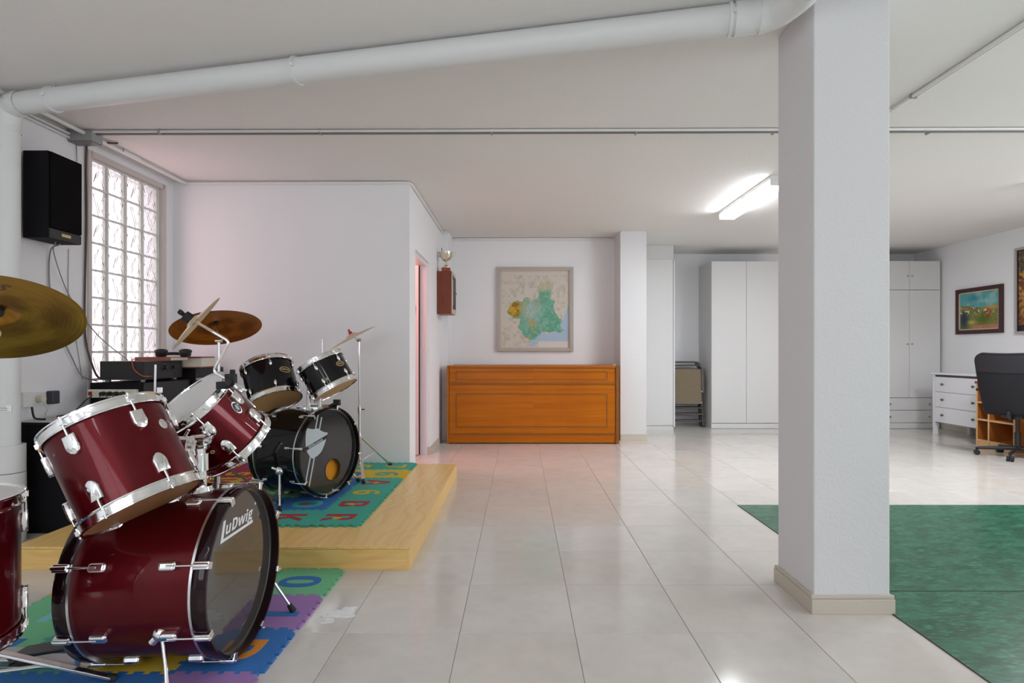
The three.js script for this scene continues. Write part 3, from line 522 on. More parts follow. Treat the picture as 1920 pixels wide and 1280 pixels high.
function foldingChair(x, lean, first) {
  const t = thing('folding_chair', first ? 'folded bronze-framed garden chair with beige fabric, front of the stack beside the wardrobe' : lean < 0.1 ? 'folded bronze-framed garden chair in the middle of the stack beside the wardrobe' : 'folded bronze-framed garden chair at the back of the stack against the far wall', 'folding chair', [x, 0, -8.22 - (first ? 0 : lean)], 0, 'folded garden chairs in the stack');
  t.rotation.x = -0.05;
  const w = 0.225, h = 0.93, r = 0.011, s = 0.033;
  part('back_frame', bentRod([V(w + s, 0.0, 0), V(w, h - 0.03, 0), V(-w, h - 0.03, 0), V(-w - s, 0, 0)], r, 0.05), M.bronzePaint, t);
  part('seat_frame', bentRod([V(w - 0.03 + s, 0.03, 0.03), V(w - 0.03, h - 0.08, 0.03), V(-w + 0.03, h - 0.08, 0.03), V(-w + 0.03 - s, 0.03, 0.03)], r, 0.05), M.bronzePaint, t);
  part('armrest', bx(w - 0.02, 0.50, 0.035, w + 0.022, 0.86, 0.06, 0.008), M.bronzePaint, t); part('armrest', bx(-w - 0.022, 0.50, 0.035, -w + 0.02, 0.86, 0.06, 0.008), M.bronzePaint, t);
  part('fabric_panel', bx(-w + 0.02, 0.34, 0.036, w - 0.02, 0.845, 0.046, 0.004), M.sand, t);
  part('crossbar', rod(V(-w - 0.012, 0.28, 0.02), V(w + 0.012, 0.28, 0.02), 0.010), M.bronzePaint, t); part('crossbar', rod(V(-w - 0.02, 0.19, 0.03), V(w + 0.02, 0.19, 0.03), 0.010), M.bronzePaint, t); part('crossbar', rod(V(-w - 0.028, 0.09, 0.02), V(w + 0.028, 0.09, 0.02), 0.010), M.bronzePaint, t);
  part('head_bar', bentRod([V(-w + 0.02, h - 0.03, 0.01), V(-w + 0.05, h + 0.018, 0.0), V(w - 0.05, h + 0.018, 0), V(w - 0.02, h - 0.03, 0.01)], 0.013, 0.03), M.bronzePaint, t);
  part('hinge_rivet', [rod(V(w - 0.02, 0.52, 0.05), V(w - 0.02, 0.52, 0.066), 0.006), rod(V(w - 0.02, 0.36, 0.05), V(w - 0.02, 0.36, 0.062), 0.006)], M.chromeDull, t);
}
foldingChair(2.435, 0, true); foldingChair(2.437, 0.085, false); foldingChair(2.44, 0.17, false);

// ---------------------------------------------------------------- right side: dresser, desk, chair, paintings
{
  const t = thing('dresser', 'white three-drawer dresser with dark knobs against the side wall', 'dresser', [5.505, 0, -7.075]);
  const L = 0.44, W = 0.5, H = 0.824;
  part('top_board', bx(-0.018, H - 0.025, -L - 0.015, W, H, L + 0.015, 0.004), M.whitePaint, t);
  part('carcass', [bx(0.015, 0.165, -L, W, H - 0.025, -L + 0.03), bx(0.015, 0.165, L - 0.03, W, H - 0.025, L), bx(0.03, 0.165, -L + 0.03, W, 0.185, L - 0.03), bx(W - 0.012, 0.165, -L + 0.03, W, H - 0.025, L - 0.03)], M.whitePaint, t);
  for (const [x, z] of [[0.02, -1], [0.02, 1], [W - 0.02, -1], [W - 0.02, 1]]) part('leg', bx(x - 0.022, 0, z * (L - 0.024) - 0.022, x + 0.022, H - 0.026, z * (L - 0.024) + 0.022, 0.003), M.whitePaint, t);
  for (let k = 0; k < 3; k++) {
    const y0 = 0.175 + k * 0.2, d = part('drawer', bx(0, y0, -L + 0.05, 0.018, y0 + 0.195, L - 0.05, 0.002), M.whitePaint, t);
    for (const z of [-0.25, 0.25]) part('knob', lathe([[0, 0], [0.007, 0], [0.008, 0.012], [0.016, 0.02], [0.014, 0.03], [0, 0.033]], 16).rotateZ(Math.PI / 2).translate(0, y0 + 0.1, z), M.bronzePaint, d);
  }
  part('gap_strip', bx(0.004, 0.17, -L + 0.045, 0.014, H - 0.03, L - 0.045), M.gapDark, t);
}
{
  const t = thing('desk', 'brown wooden desk with an open beech-edged shelf side behind the office chair', 'desk', [5.36, 0, -6.62]);
  const W = 0.63, Lz = 1.5, H = 0.755, e = 0.02;
  part('desktop', bx(-0.01, H - 0.03, -0.01, W, H, Lz, 0.004), M.redWood, t);
  part('back_panel', bx(0.30, 0.02, 0, 0.315, H - 0.03, Lz - 0.02), M.orangeWood, t);
  part('shelf_back', bx(0.26, 0.06, 0.02, 0.275, H - 0.03, 0.52), M.orangeWood, t);
  for (const [z, dd] of [[0, 0.3], [0.165, 0.26], [0.50, 0.3]]) { const u = part('upright', bx(0.004, 0.0, z, dd, H - 0.03, z + e), M.orangeWood, t); part('edge_strip', bx(0, 0, z, 0.004, H - 0.03, z + e), M.beech, u); }
  for (const y of [0.06, 0.30, 0.5]) { const u = part('shelf', bx(0.004, y, e, 0.26, y + e, 0.50), M.orangeWood, t); part('edge_strip', bx(-0.001, y, e, 0.004, y + e, 0.50), M.beech, u); }
  part('plinth', bx(0.006, 0, e, 0.02, 0.06, 0.50), M.beech, t);
  part('end_panel', bx(0.02, 0, Lz - 0.03, W, H - 0.03, Lz - 0.01), M.redWood, t);
  const b = thing('paper_tray', 'white paper tray on the desk beside the office chair', 'tray', [5.66, 0.755, -6.2]);
  part('tray', [bx(-0.13, 0, -0.17, 0.13, 0.006, 0.17), bx(-0.13, 0.006, -0.17, -0.124, 0.05, 0.17), bx(0.124, 0.006, -0.17, 0.13, 0.05, 0.17), bx(-0.124, 0.006, -0.17, 0.124, 0.05, -0.164)], M.whitePlastic, b);
  part('paper_stack', bx(-0.115, 0.006, -0.155, 0.115, 0.03, 0.15), M.paper, b);
}
{ // office chair, its back towards the room
  const t = thing('office_chair', 'black swivel office chair with its tall back to the room', 'office chair', [5.16, 0, -5.84], Math.atan2(0.85, -0.53));   // local +z is the way it faces
  for (let k = 0; k < 5; k++) {
    const a = k * 72 * R + 0.75, dx = Math.sin(a), dz = Math.cos(a), q = V(dx * 0.33, 0.075, dz * 0.33);
    const arm = part('base_arm', [rod(V(0, 0.10, 0), q, 0.024, 0.016, 8)], M.blackPlastic, t);
    const wx = Math.cos(a) * 0.017, wz = -Math.sin(a) * 0.017, rr = 0.027;
    part('caster', [rod(V(q.x + wx * 0.3, rr, q.z + wz * 0.3), V(q.x + wx * 1.6, rr, q.z + wz * 1.6), rr, rr, 20), rod(V(q.x - wx * 0.3, rr, q.z - wz * 0.3), V(q.x - wx * 1.6, rr, q.z - wz * 1.6), rr, rr, 20), rod(V(q.x, rr, q.z), V(q.x, 0.085, q.z), 0.011)], M.rubber, arm);
  }
  part('gas_column', [rod(V(0, 0.08, 0), V(0, 0.26, 0), 0.028), rod(V(0, 0.25, 0), V(0, 0.43, 0), 0.016)], M.blackPlastic, t);
  part('seat', moved(new RoundedBoxGeometry(0.47, 0.085, 0.46, 4, 0.04), 0, 0.485, 0.03), M.blackSeat, t);
  part('seat_mechanism', bx(-0.09, 0.415, -0.16, 0.09, 0.447, 0.12, 0.008), M.blackPlastic, t);
  // backrest: a curved shell, wider at the top with rounded corners, leaning back
  const bend = (x, y) => 0.9 * x * x + 0.22 * (y - 0.3) * (y - 0.3), H = 0.62;
  const half = (y) => { const w = lerp(0.226, 0.272, y / H), r = y > H - 0.09 ? y - (H - 0.09) : y < 0.05 ? (0.05 - y) * 1.8 : 0; return w - 0.09 + Math.sqrt(Math.max(0, 0.0081 - r * r)); };
  const shellOf = (y0, y1, inset, z0, z1) => {
    const nx = 18, ny = 28, p = [], idx = [], id = (f, i, j) => f * (nx + 1) * (ny + 1) + j * (nx + 1) + i;
    for (const z of [z0, z1]) for (let j = 0; j <= ny; j++) for (let i = 0; i <= nx; i++) { const y = lerp(y0, y1, 0.5 - 0.5 * Math.cos(Math.PI * j / ny)), x = (i / nx * 2 - 1) * (half(y) - inset); p.push(x, y, bend(x, y) + z); }
    for (let j = 0; j < ny; j++) for (let i = 0; i < nx; i++) { const q = (f) => [id(f, i, j), id(f, i + 1, j), id(f, i + 1, j + 1), id(f, i, j + 1)]; let [a, b, c, d] = q(0); idx.push(a, c, b, a, d, c); [a, b, c, d] = q(1); idx.push(a, b, c, a, c, d); }
    const wall = (u, v) => idx.push(u[0], v[0], v[1], u[0], v[1], u[1]);
    for (let j = 0; j < ny; j++) { wall([id(0, 0, j), id(1, 0, j)], [id(0, 0, j + 1), id(1, 0, j + 1)].map((k) => k)); wall([id(0, nx, j + 1), id(1, nx, j + 1)], [id(0, nx, j), id(1, nx, j)]); }
    for (let i = 0; i < nx; i++) { wall([id(0, i + 1, 0), id(1, i + 1, 0)], [id(0, i, 0), id(1, i, 0)]); wall([id(0, i, ny), id(1, i, ny)], [id(0, i + 1, ny), id(1, i + 1, ny)]); }
    const g = new THREE.BufferGeometry(); g.setAttribute('position', new THREE.Float32BufferAttribute(p, 3)); g.setIndex(idx); g.computeVertexNormals(); return toCreasedNormals(metric(g), 0.9).rotateX(-0.24).translate(0, 0.468, -0.235);
  };
  const br = part('backrest', shellOf(0, H, 0, -0.012, 0.034), M.blackSeat, t);
  part('shoulder_pad', shellOf(H - 0.19, H - 0.012, 0.014, -0.0165, -0.011), std(0.020, 0.018, 0.023, 0.8), br);
  part('back_bracket', [tube([V(0, 0.42, -0.08), V(0, 0.42, -0.20), V(0, 0.45, -0.235), V(0, 0.50, -0.245)], 0.018, 24)], M.blackPlastic, t);
  for (const sx of [-1, 1]) part('armrest', [bentRod([V(sx * 0.2, 0.44, 0.02), V(sx * 0.28, 0.46, 0.0), V(sx * 0.28, 0.68, -0.02)], 0.014, 0.04), bx(sx * 0.28 - 0.03, 0.68, -0.15, sx * 0.28 + 0.03, 0.71, 0.12, 0.012)], M.blackPlastic, t);
}
const landscape = tex(256, (u, v) => {
  const n = fbm(u, v, 8, 4, 301), f = fbm(u, v, 24, 3, 303), y = v + 0.05 * (n - 0.5), ridge = 0.60 + 0.07 * Math.sin(u * 5 + 1) * 0.6 + 0.05 * step(0.5, 0.9, u) + 0.04 * (fbm(u, 0.3, 12, 2, 305) - 0.5);
  const k = (cx, cy, rx, ry) => Math.exp(-(((u - cx) / rx) ** 2 + ((v - cy) / ry) ** 2) * 1.5);
  if (y > ridge) { let c = mix([86, 164, 168], [150, 190, 180], step(0.35, 0.7, n)); return mix(c, [40, 130, 150], 0.8 * k(0.38, 0.82, 0.2, 0.1)); }
  let c = mix([150, 140, 70], [96, 110, 60], step(0.35, 0.7, f));
  c = mix(c, [206, 160, 80], k(0.78, 0.58, 0.25, 0.10) + k(0.15, 0.56, 0.12, 0.06)); c = mix(c, [96, 90, 100], 0.8 * k(0.38, 0.6, 0.15, 0.05)); c = mix(c, [34, 54, 70], sat(1.2 * k(0.13, 0.28, 0.14, 0.28))); c = mix(c, [84, 110, 24], sat(1.2 * k(0.62, 0.28, 0.2, 0.16))); c = mix(c, [140, 60, 26], sat(1.1 * k(0.72, 0.42, 0.09, 0.13))); c = mix(c, [196, 170, 84], sat(1.2 * k(0.32, 0.2, 0.12, 0.07)));
  c = mix(c, [226, 216, 190], step(0.62, 0.8, fbm(u, v, 20, 2, 309)) * step(0.3, 0.5, v)); c = mix(c, [186, 124, 92], step(0.14, 0.10, v) * step(0.25, 0.4, u)); return c.map((q) => q * (0.85 + 0.3 * f));
}, true, 224);
const strata = tex(256, (u, v) => { const n = fbm(u, v, 8, 4, 321), f = fbm(u, v, 40, 3, 323), w = fbm(u * 0.3, v, 24, 3, 325); let c = v > 0.72 ? mix([70, 56, 50], [120, 110, 84], n) : mix([196, 140, 60], [120, 74, 34], step(0.35, 0.65, w)); c = mix(c, [64, 34, 20], step(0.58, 0.72, f)); c = mix(c, [226, 190, 120], 0.6 * step(0.62, 0.75, fbm(u, v, 30, 2, 327))); return v < 0.08 ? [40, 28, 34] : c; }, true, 256);
function painting(label, d0, d1, y0, y1, f, m, inner, map) {   // on the right wall, between distances d0 and d1
  const t = thing('framed_painting', label, 'painting', [XR, (y0 + y1) / 2, -(d0 + d1) / 2]); const w = (d1 - d0) / 2, h = (y1 - y0) / 2, z = 0.03;
  part('picture_frame', [bx(-z, -h, -w, 0, h, -w + f, 0.003), bx(-z, -h, w - f, 0, h, w, 0.003), bx(-z, h - f, -w + f, 0, h, w - f, 0.003), bx(-z, -h, -w + f, 0, -h + f, w - f, 0.003)], m, t);
  const g = 0.014; part('inner_lip', [bx(-z + 0.008, -h + f, -w + f, -0.006, h - f, -w + f + g), bx(-z + 0.008, -h + f, w - f - g, -0.006, h - f, w - f), bx(-z + 0.008, h - f - g, -w + f, -0.006, h - f, w - f), bx(-z + 0.008, -h + f, -w + f, -0.006, -h + f + g, w - f)], inner, t);
  const p = new THREE.PlaneGeometry((w - f) * 2, (h - f) * 2); p.rotateY(-Math.PI / 2); p.translate(-0.012, 0, 0); part('canvas', [p, bx(-0.011, -h + f, -w + f, -0.002, h - f, w - f)], new THREE.MeshStandardMaterial({ map, roughness: 0.55 }), t);
}
painting('landscape painting of hills under a turquoise sky in a dark wooden frame', 7.013, 7.765, 1.337, 1.947, 0.052, M.darkFrame, M.gilt, landscape);
painting('tall ochre and brown rocky painting in a grey frame above the desk', 6.02, 6.84, 1.314, 2.35, 0.03, M.silverFrame, M.darkFrame, strata);

// ---------------------------------------------------------------- left wall: speaker, hi-fi, cables
{
  const t = thing('wall_speaker', 'large black loudspeaker hung high on the wall beside the glass blocks', 'speaker', [XL, 1.79, -3.545]);
  part('speaker_box', bx(0.03, 0, -0.125, 0.185, 0.53, 0.125, 0.004), M.blackMatte, t);
  part('grille', bx(0.186, 0.062, -0.121, 0.2, 0.526, 0.121, 0.005), M.grille, t);
  const b = part('baffle_strip', bx(0.186, 0.002, -0.123, 0.194, 0.06, 0.123, 0.002), M.greyBlack, t);
  part('name_plate', bx(0.194, 0.024, -0.035, 0.1955, 0.042, 0.035), M.gold, b);
  part('wall_bracket', [bx(0, 0.2, -0.05, 0.03, 0.3, 0.05)], M.steel, t);
}
{
  const t = thing('hifi_cabinet', 'low black cabinet with a pale top against the window wall', 'cabinet', [XL + 0.01, 0, -4.12]);
  const W = 0.455, L = 0.72, H = 0.675;
  part('carcass', [bx(0, 0, L - 0.02, W, H - 0.02, L, 0.002), bx(0, 0, -L, W, H - 0.02, -L + 0.02), bx(0, 0.02, -L + 0.02, 0.012, H - 0.02, L - 0.02), bx(0.012, 0.02, -L + 0.02, W - 0.02, 0.04, L - 0.02)], M.blackMatte, t);
  part('top_board', bx(0, H - 0.02, -L - 0.003, W + 0.006, H - 0.003, L + 0.02, 0.002), M.blackMatte, t);
  part('pale_top', bx(0.002, H - 0.003, -L, W, H, L + 0.018, 0.001), std(0.55, 0.55, 0.56, 0.4), t);
  for (let k = 0; k < 3; k++) part('door', bx(W - 0.018, 0.03, -L + 0.005 + k * 0.48, W, H - 0.024, -L + 0.473 + k * 0.48, 0.002), M.blackPlastic, t);
  const low = thing('amplifier', 'wide black amplifier with the socket strip, lowest of the hi-fi stack', 'amplifier', [-2.76, 0.675, -4.12]);
  part('case', bx(-0.18, 0.012, -0.27, 0.18, 0.21, 0.27, 0.004), M.blackMatte, low); part('front_panel', bx(0.18, 0.016, -0.265, 0.19, 0.206, 0.265, 0.002), M.blackPlastic, low);
  for (const [x, z] of [[-0.14, -0.22], [-0.14, 0.22], [0.14, -0.22], [0.14, 0.22]]) part('foot', moved(new THREE.CylinderGeometry(0.02, 0.018, 0.012, 16), x, 0.006, z), M.rubber, low);
  const up = thing('amplifier', 'black hi-fi receiver with two knobs on top of the stack', 'amplifier', [-2.76, 0.885, -4.12]);
  part('case', bx(-0.15, 0.016, -0.22, 0.15, 0.146, 0.22, 0.003), M.greyBlack, up); const fp = part('front_panel', bx(0.15, 0.018, -0.22, 0.158, 0.144, 0.22, 0.002), M.blackPlastic, up);
  part('display', bx(0.158, 0.03, -0.10, 0.160, 0.066, 0.16), phy(0.01, 0.01, 0.012, 0.1, {}), fp);
  part('knob', rod(V(0.158, 0.098, -0.005), V(0.182, 0.098, -0.005), 0.022, 0.020, 24), M.blackPlastic, fp); part('knob', rod(V(0.158, 0.098, -0.105), V(0.176, 0.098, -0.105), 0.015, 0.013, 24), M.blackPlastic, fp);
  part('knob_ring', [rod(V(0.158, 0.098, -0.005), V(0.162, 0.098, -0.005), 0.025, 0.025, 24), rod(V(0.158, 0.098, -0.105), V(0.161, 0.098, -0.105), 0.017, 0.017, 24)], M.steel, fp);
  for (const [x, z] of [[-0.12, -0.18], [-0.12, 0.18], [0.12, -0.18], [0.12, 0.18]]) part('foot', moved(new THREE.CylinderGeometry(0.018, 0.016, 0.016, 16), x, 0.008, z), M.chromeDull, up);
  const dk = thing('tape_deck', 'glossy black tape deck beside the hi-fi receiver under the books', 'tape deck', [-2.72, 0.675, -4.615]);
  part('case', bx(-0.2, 0.012, -0.21, 0.17, 0.295, 0.21, 0.006), M.blackMatte, dk);
  part('front_panel', bx(0.17, 0.014, -0.208, 0.18, 0.292, 0.208, 0.002), phy(0.012, 0.012, 0.016, 0.15, { specularIntensity: 0.5 }), dk); part('silver_line', bx(0.18, 0.2, -0.2, 0.182, 0.215, 0.2), M.steel, dk);
  for (const z of [-0.17, 0.17]) part('foot', moved(new THREE.CylinderGeometry(0.02, 0.02, 0.012, 16), 0, 0.006, z), M.rubber, dk);
  const s = thing('power_strip', 'cream six-socket power strip with a red switch on the amplifier side', 'power strip', [-2.77, 0.785, -3.85]);
  part('strip_body', bx(-0.165, 0, 0, 0.165, 0.056, 0.032, 0.006), M.cream, s); part('switch', bx(-0.155, 0.014, 0.032, -0.130, 0.042, 0.037, 0.003), M.redSwitch, s);
  for (let k = 0; k < 6; k++) { const x = -0.095 + k * 0.044; const so = part('socket', moved(new THREE.TorusGeometry(0.0155, 0.002, 8, 24), x, 0.028, 0.032), M.cream, s); if (k > 0 && k < 5) part('plug', [rod(V(x, 0.028, 0.03), V(x, 0.028, 0.062), 0.0165, 0.013, 16), tube([V(x, 0.026, 0.06), V(x, 0.0, 0.07), V(x, -0.06, 0.05)], 0.003)], M.blackPlastic, so); }
}
{ // books, headphones, papers
  const b1 = thing('book', 'thick book with red cover and cream pages on the tape deck', 'book', [-2.59, 0.97, -4.50], 0.1);
  part('pages', bx(-0.088, 0.010, -0.12, 0.095, 0.078, 0.12), M.paper, b1); part('cover', [bx(-0.1, 0, -0.128, 0.09, 0.010, 0.128, 0.002), bx(-0.1, 0.078, -0.128, 0.09, 0.088, 0.128, 0.002), bx(-0.106, 0, -0.128, -0.096, 0.088, 0.128, 0.003)], M.redCover, b1);
  const b2 = thing('book', 'thin flat red book lying on the hi-fi receiver', 'book', [-2.68, 1.031, -4.22], -0.05);
  part('pages', bx(-0.12, 0.004, -0.1, 0.13, 0.022, 0.1), M.paper, b2); part('cover', [bx(-0.13, 0, -0.106, 0.135, 0.004, 0.106), bx(-0.13, 0.022, -0.106, 0.135, 0.027, 0.106), bx(-0.134, 0, -0.106, -0.13, 0.027, 0.106), bx(-0.13, 0.003, 0.1, 0.135, 0.024, 0.106)], std(0.42, 0.14, 0.10, 0.7), b2);
  const h = thing('headphones', 'black headphones lying on the thin red book', 'headphones', [-2.62, 1.058, -4.26], 0.5);
  for (const sx of [-1, 1]) { const c = new THREE.CylinderGeometry(0.042, 0.036, 0.034, 28); c.rotateX(0.25); c.translate(sx * 0.078, 0.024, 0.03); const e = part('ear_cup', c, M.blackPlastic, h); const k = new THREE.TorusGeometry(0.032, 0.012, 12, 28); k.rotateX(Math.PI / 2 + 0.25); k.translate(sx * 0.078, 0.042, 0.025); part('ear_cushion', k, M.rubber, e); }
  part('headband', tube([V(-0.085, 0.02, 0.0), V(-0.08, 0.022, -0.07), V(0, 0.026, -0.115), V(0.08, 0.022, -0.07), V(0.085, 0.02, 0)], 0.012, 40, 10), M.blackPlastic, h);
  const p = thing('paper_pile', 'small pile of loose papers on the pale cabinet top', 'papers', [-2.76, 0.675, -3.66], 0.1);
  for (let k = 0; k < 4; k++) { const g = bx(-0.105, k * 0.006, -0.145, 0.105, k * 0.006 + 0.0055, 0.145); g.rotateY(k * 0.09 - 0.1); part('sheet', g, k % 2 ? M.paper : M.whitePlastic, p); }
}
{ // sockets and cables on the window wall
  const s = thing('wall_socket', 'white wall socket box with a round plug and a dark adapter', 'socket', [XL, 0.76, -3.55]);
  part('socket_plate', bx(0, 0, -0.11, 0.012, 0.085, 0.11, 0.003), M.whitePlastic, s); part('junction_cover', bx(0, -0.005, 0.055, 0.03, 0.09, 0.125, 0.005), M.whitePlastic, s);
  part('round_plug', [rod(V(0.01, 0.04, 0.0), V(0.05, 0.04, 0.0), 0.024, 0.02, 20)], M.cream, s); part('adapter', bx(0.01, 0.0, -0.12, 0.055, 0.085, -0.06, 0.008), std(0.05, 0.055, 0.07, 0.5), s);
  const wire = (name, pts, r, m, label) => solo(name, tube(pts, r, pts.length * 12, 6), m, label, 'cable');
  const w = XL + 0.012;
  wire('socket_cable', [V(w + 0.03, 0.755, -3.47), V(w + 0.05, 0.70, -3.46), V(w + 0.06, 0.684, -3.47), V(w + 0.12, 0.682, -3.46)], 0.006, M.cableBlack, 'thick black cable hanging from the wall socket to the cabinet');
  wire('plug_cable', [V(w + 0.035, 0.79, -3.55), V(w + 0.06, 0.74, -3.55), V(w + 0.03, 0.69, -3.57), V(w + 0.05, 0.682, -3.64)], 0.004, M.cream, 'cream cable from the round plug to the cabinet top');
  wire('brown_cable', [V(-2.87, 2.585, -4.02), V(XL + 0.04, 2.56, -3.955), V(w, 2.5, -3.945), V(w, 2.0, -3.945), V(w, 1.4, -3.93), V(w, 1.15, -3.945), V(w + 0.02, 0.95, -4.0), V(w + 0.04, 0.90, -4.03)], 0.007, M.cableBrown, 'brown cable running down the wall beside the glass blocks');
  wire('speaker_cable', [V(w + 0.1, 1.785, -3.60), V(w + 0.01, 1.74, -3.63), V(w, 1.5, -3.64), V(w, 1.25, -3.71), V(w + 0.01, 1.05, -3.81), V(w + 0.02, 0.93, -3.88), V(w + 0.05, 0.89, -3.98)], 0.0045, M.cableGrey, 'grey cable hanging from the speaker to the amplifier');
  wire('speaker_cable', [V(w + 0.12, 1.785, -3.54), V(w + 0.06, 1.72, -3.60), V(w, 1.47, -3.80), V(w + 0.02, 1.22, -4.02), V(w + 0.1, 1.033, -4.22)], 0.0035, M.cableGrey, 'thin grey cable slanting from the speaker across the glass blocks');
  wire('wall_wire', [V(w - 0.008, 1.79, -3.80), V(w - 0.008, 1.45, -3.80), V(w - 0.008, 1.2, -3.86), V(w - 0.008, 0.9, -3.92)], 0.002, M.cableGrey, 'very thin straight wire down the wall beside the brown cable');
  wire('box_wire', [V(w - 0.002, 2.52, -3.86), V(w - 0.002, 2.35, -3.86), V(w - 0.002, 2.31, -3.80)], 0.003, M.cableGrey, 'thin wire dropping from the junction box behind the speaker');
  wire('orange_cable', [V(-2.72, 1.036, -4.05), V(-2.70, 1.045, -3.93), V(-2.68, 1.02, -3.893), V(-2.66, 0.97, -3.888), V(-2.60, 0.93, -3.885), V(-2.585, 0.925, -3.96)], 0.0035, M.cableOrange, 'orange cable looping over the hi-fi receiver');
  wire('strip_cable', [V(-2.90, 0.80, -3.82), V(-2.93, 0.77, -3.80), V(-2.95, 0.72, -3.76), V(-2.95, 0.69, -3.70), V(-2.96, 0.684, -3.60)], 0.004, M.cableBlack, 'black mains lead of the power strip on the pale cabinet top');
}

// ---------------------------------------------------------------- drums
// local frame of a drum: +y along its axis, +x towards the viewer's side, +z completing it
function frameFor(y, hint) { const Y = y.clone().normalize(), X = hint.clone().addScaledVector(Y, -hint.dot(Y)).normalize(), Z = X.clone().cross(Y); return new THREE.Quaternion().setFromRotationMatrix(new THREE.Matrix4().makeBasis(X, Y, Z)); }
const lugGeo = (() => { const s = new THREE.Shape(); s.moveTo(-0.014, 0.0); s.lineTo(0.014, 0.0); s.lineTo(0.0155, 0.030); s.quadraticCurveTo(0.013, 0.05, 0, 0.053); s.quadraticCurveTo(-0.013, 0.05, -0.0155, 0.030); const g = extrude(s, 0.012, 0.004, { bevelSegments: 3 }); g.translate(0, 0, 0); return toCreasedNormals(g, 0.8); })();
const smallLug = (() => { const g = new THREE.SphereGeometry(0.011, 14, 10); g.scale(0.9, 1.9, 0.9); g.translate(0, 0.018, 0.008); return g; })();
// place a piece built with +z outwards, +y up, on the cylinder of radius r at angle a (from +x towards -z) and height h
function onShell(g, a, r, h, flip) { const q = g.clone(); if (flip) q.rotateZ(Math.PI); q.rotateY(Math.PI / 2 + a); q.translate(Math.cos(a) * r, h, -Math.sin(a) * r); return q; }
function tom(t, Rh, L, o) {
  const r = Rh - 0.011, hoopPts = (y, s) => [[r + 0.001, y], [r + 0.0032, y - s * 0.022], [r + 0.010, y - s * 0.0245], [r + 0.011, y - s * 0.021], [r + 0.0065, y - s * 0.017], [r + 0.006, y + s * 0.003], [r + 0.0105, y + s * 0.006], [r + 0.0105, y + s * 0.010], [r + 0.002, y + s * 0.010], [r - 0.001, y + s * 0.004], [r + 0.001, y]];
  const shell = part('shell', lathe([[r - 0.007, 0.004], [r, 0.004], [r, L - 0.004], [r - 0.007, L - 0.004], [r - 0.007, 0.004]], 96), o.shell, t);
  const disc = (y) => { const g = new THREE.CylinderGeometry(r + 0.0005, r + 0.0005, 0.0012, 64); g.translate(0, y, 0); return g; };
  part('top_head', disc(L + 0.001), o.topHead, t); part('bottom_head', disc(-0.001), o.bottomHead, t);
  const hoops = [part('top_hoop', lathe(hoopPts(L - 0.001, 1), 96), M.chrome, t), part('bottom_hoop', lathe(hoopPts(0.001, -1), 96), M.chrome, t)];
  for (let k = 0; k < 6; k++) {
    const a = (o.phase + k * 60) * R, lg = o.small ? smallLug : lugGeo, far = o.lugInset ?? 0.052;
    for (const up of [true, false]) {
      const h = up ? L - far : far;
      const lug = part('lug', onShell(lg, a, r - 0.001, h, up), M.chrome, t), rr = r + 0.0095;
      part('tension_rod', rod(V(Math.cos(a) * rr, h, -Math.sin(a) * rr), V(Math.cos(a) * rr, up ? L + 0.012 : -0.012, -Math.sin(a) * rr), o.small ? 0.0025 : 0.0036, undefined, 8), M.chrome, lug);
      part('hoop_ear', moved(new THREE.BoxGeometry(0.014, 0.014, 0.016), 0, 0, 0).rotateY(a).translate(Math.cos(a) * (r + 0.009), up ? L - 0.006 : 0.006, -Math.sin(a) * (r + 0.009)), M.chrome, hoops[up ? 0 : 1]);
    }
  }
  return { r, shell };
}
// oval or round badge curved onto the shell
function badge(a, h, r, w, hh, lift) { const g = new THREE.CylinderGeometry(1, 1, 0.0025, 36); g.rotateX(Math.PI / 2); g.scale(w, hh, 1); const p = g.attributes.position; for (let i = 0; i < p.count; i++) { const x = p.getX(i), z = p.getZ(i) + lift; p.setXYZ(i, Math.sin(x / r) * (r + z), p.getY(i), Math.cos(x / r) * (r + z)); } g.computeVertexNormals(); g.rotateY(Math.PI / 2 + a); g.translate(0, h, 0); return g; }
const toViewer = V(0.6, 0, 0.8);
function makeTom(label, base, axis, Rh, L, o) {
  const t = thing(o.name ?? 'rack_tom', label, 'drum', base.toArray()); t.quaternion.copy(frameFor(axis, o.hint ?? toViewer));
  const { r, shell } = tom(t, Rh, L, o);
  if (o.badge) {
    const [a, h, w, hh, ring, plate, word] = o.badge; const b = part('badge', badge(a * R, h, r, w, hh, 0.0012), ring, shell); part('badge_plate', badge(a * R, h, r, w * 0.82, hh * 0.78, 0.003), plate, b);
    if (word) { const g = letters(word, hh * 0.55, 0.0008, 0.2); g.scale(w * 1.35 / (word.length * hh * 0.4), 1, 1); if (o.badgeTurn) g.rotateZ(o.badgeTurn); const p = g.attributes.position; for (let i = 0; i < p.count; i++) { const x = p.getX(i), z = p.getZ(i) + 0.0048; p.setXYZ(i, Math.sin(x / r) * (r + z), p.getY(i), Math.cos(x / r) * (r + z)); } g.rotateY(Math.PI / 2 + a * R); g.translate(0, h, 0); part('badge_lettering', g, o.wordMat ?? M.whitePrint, b); }
  }
  if (o.vent) { const [a, h] = o.vent; const g = new THREE.TorusGeometry(0.006, 0.0025, 8, 20); part('air_vent', onShell(g, a * R, r, h), M.gold, shell); }
  return t;
}
const redSet = { shell: M.redTom, topHead: M.whiteHead };
makeTom('metallic red rack tom tilted so that its brown bottom head shows', V(-1.185, 0.610, -1.777), V(-0.492, 0.865, -0.097), 0.176, 0.305, { ...redSet, bottomHead: M.amberHead, phase: 30, badge: [56, 0.2, 0.017, 0.017, M.chrome, M.chromeDull, null] });
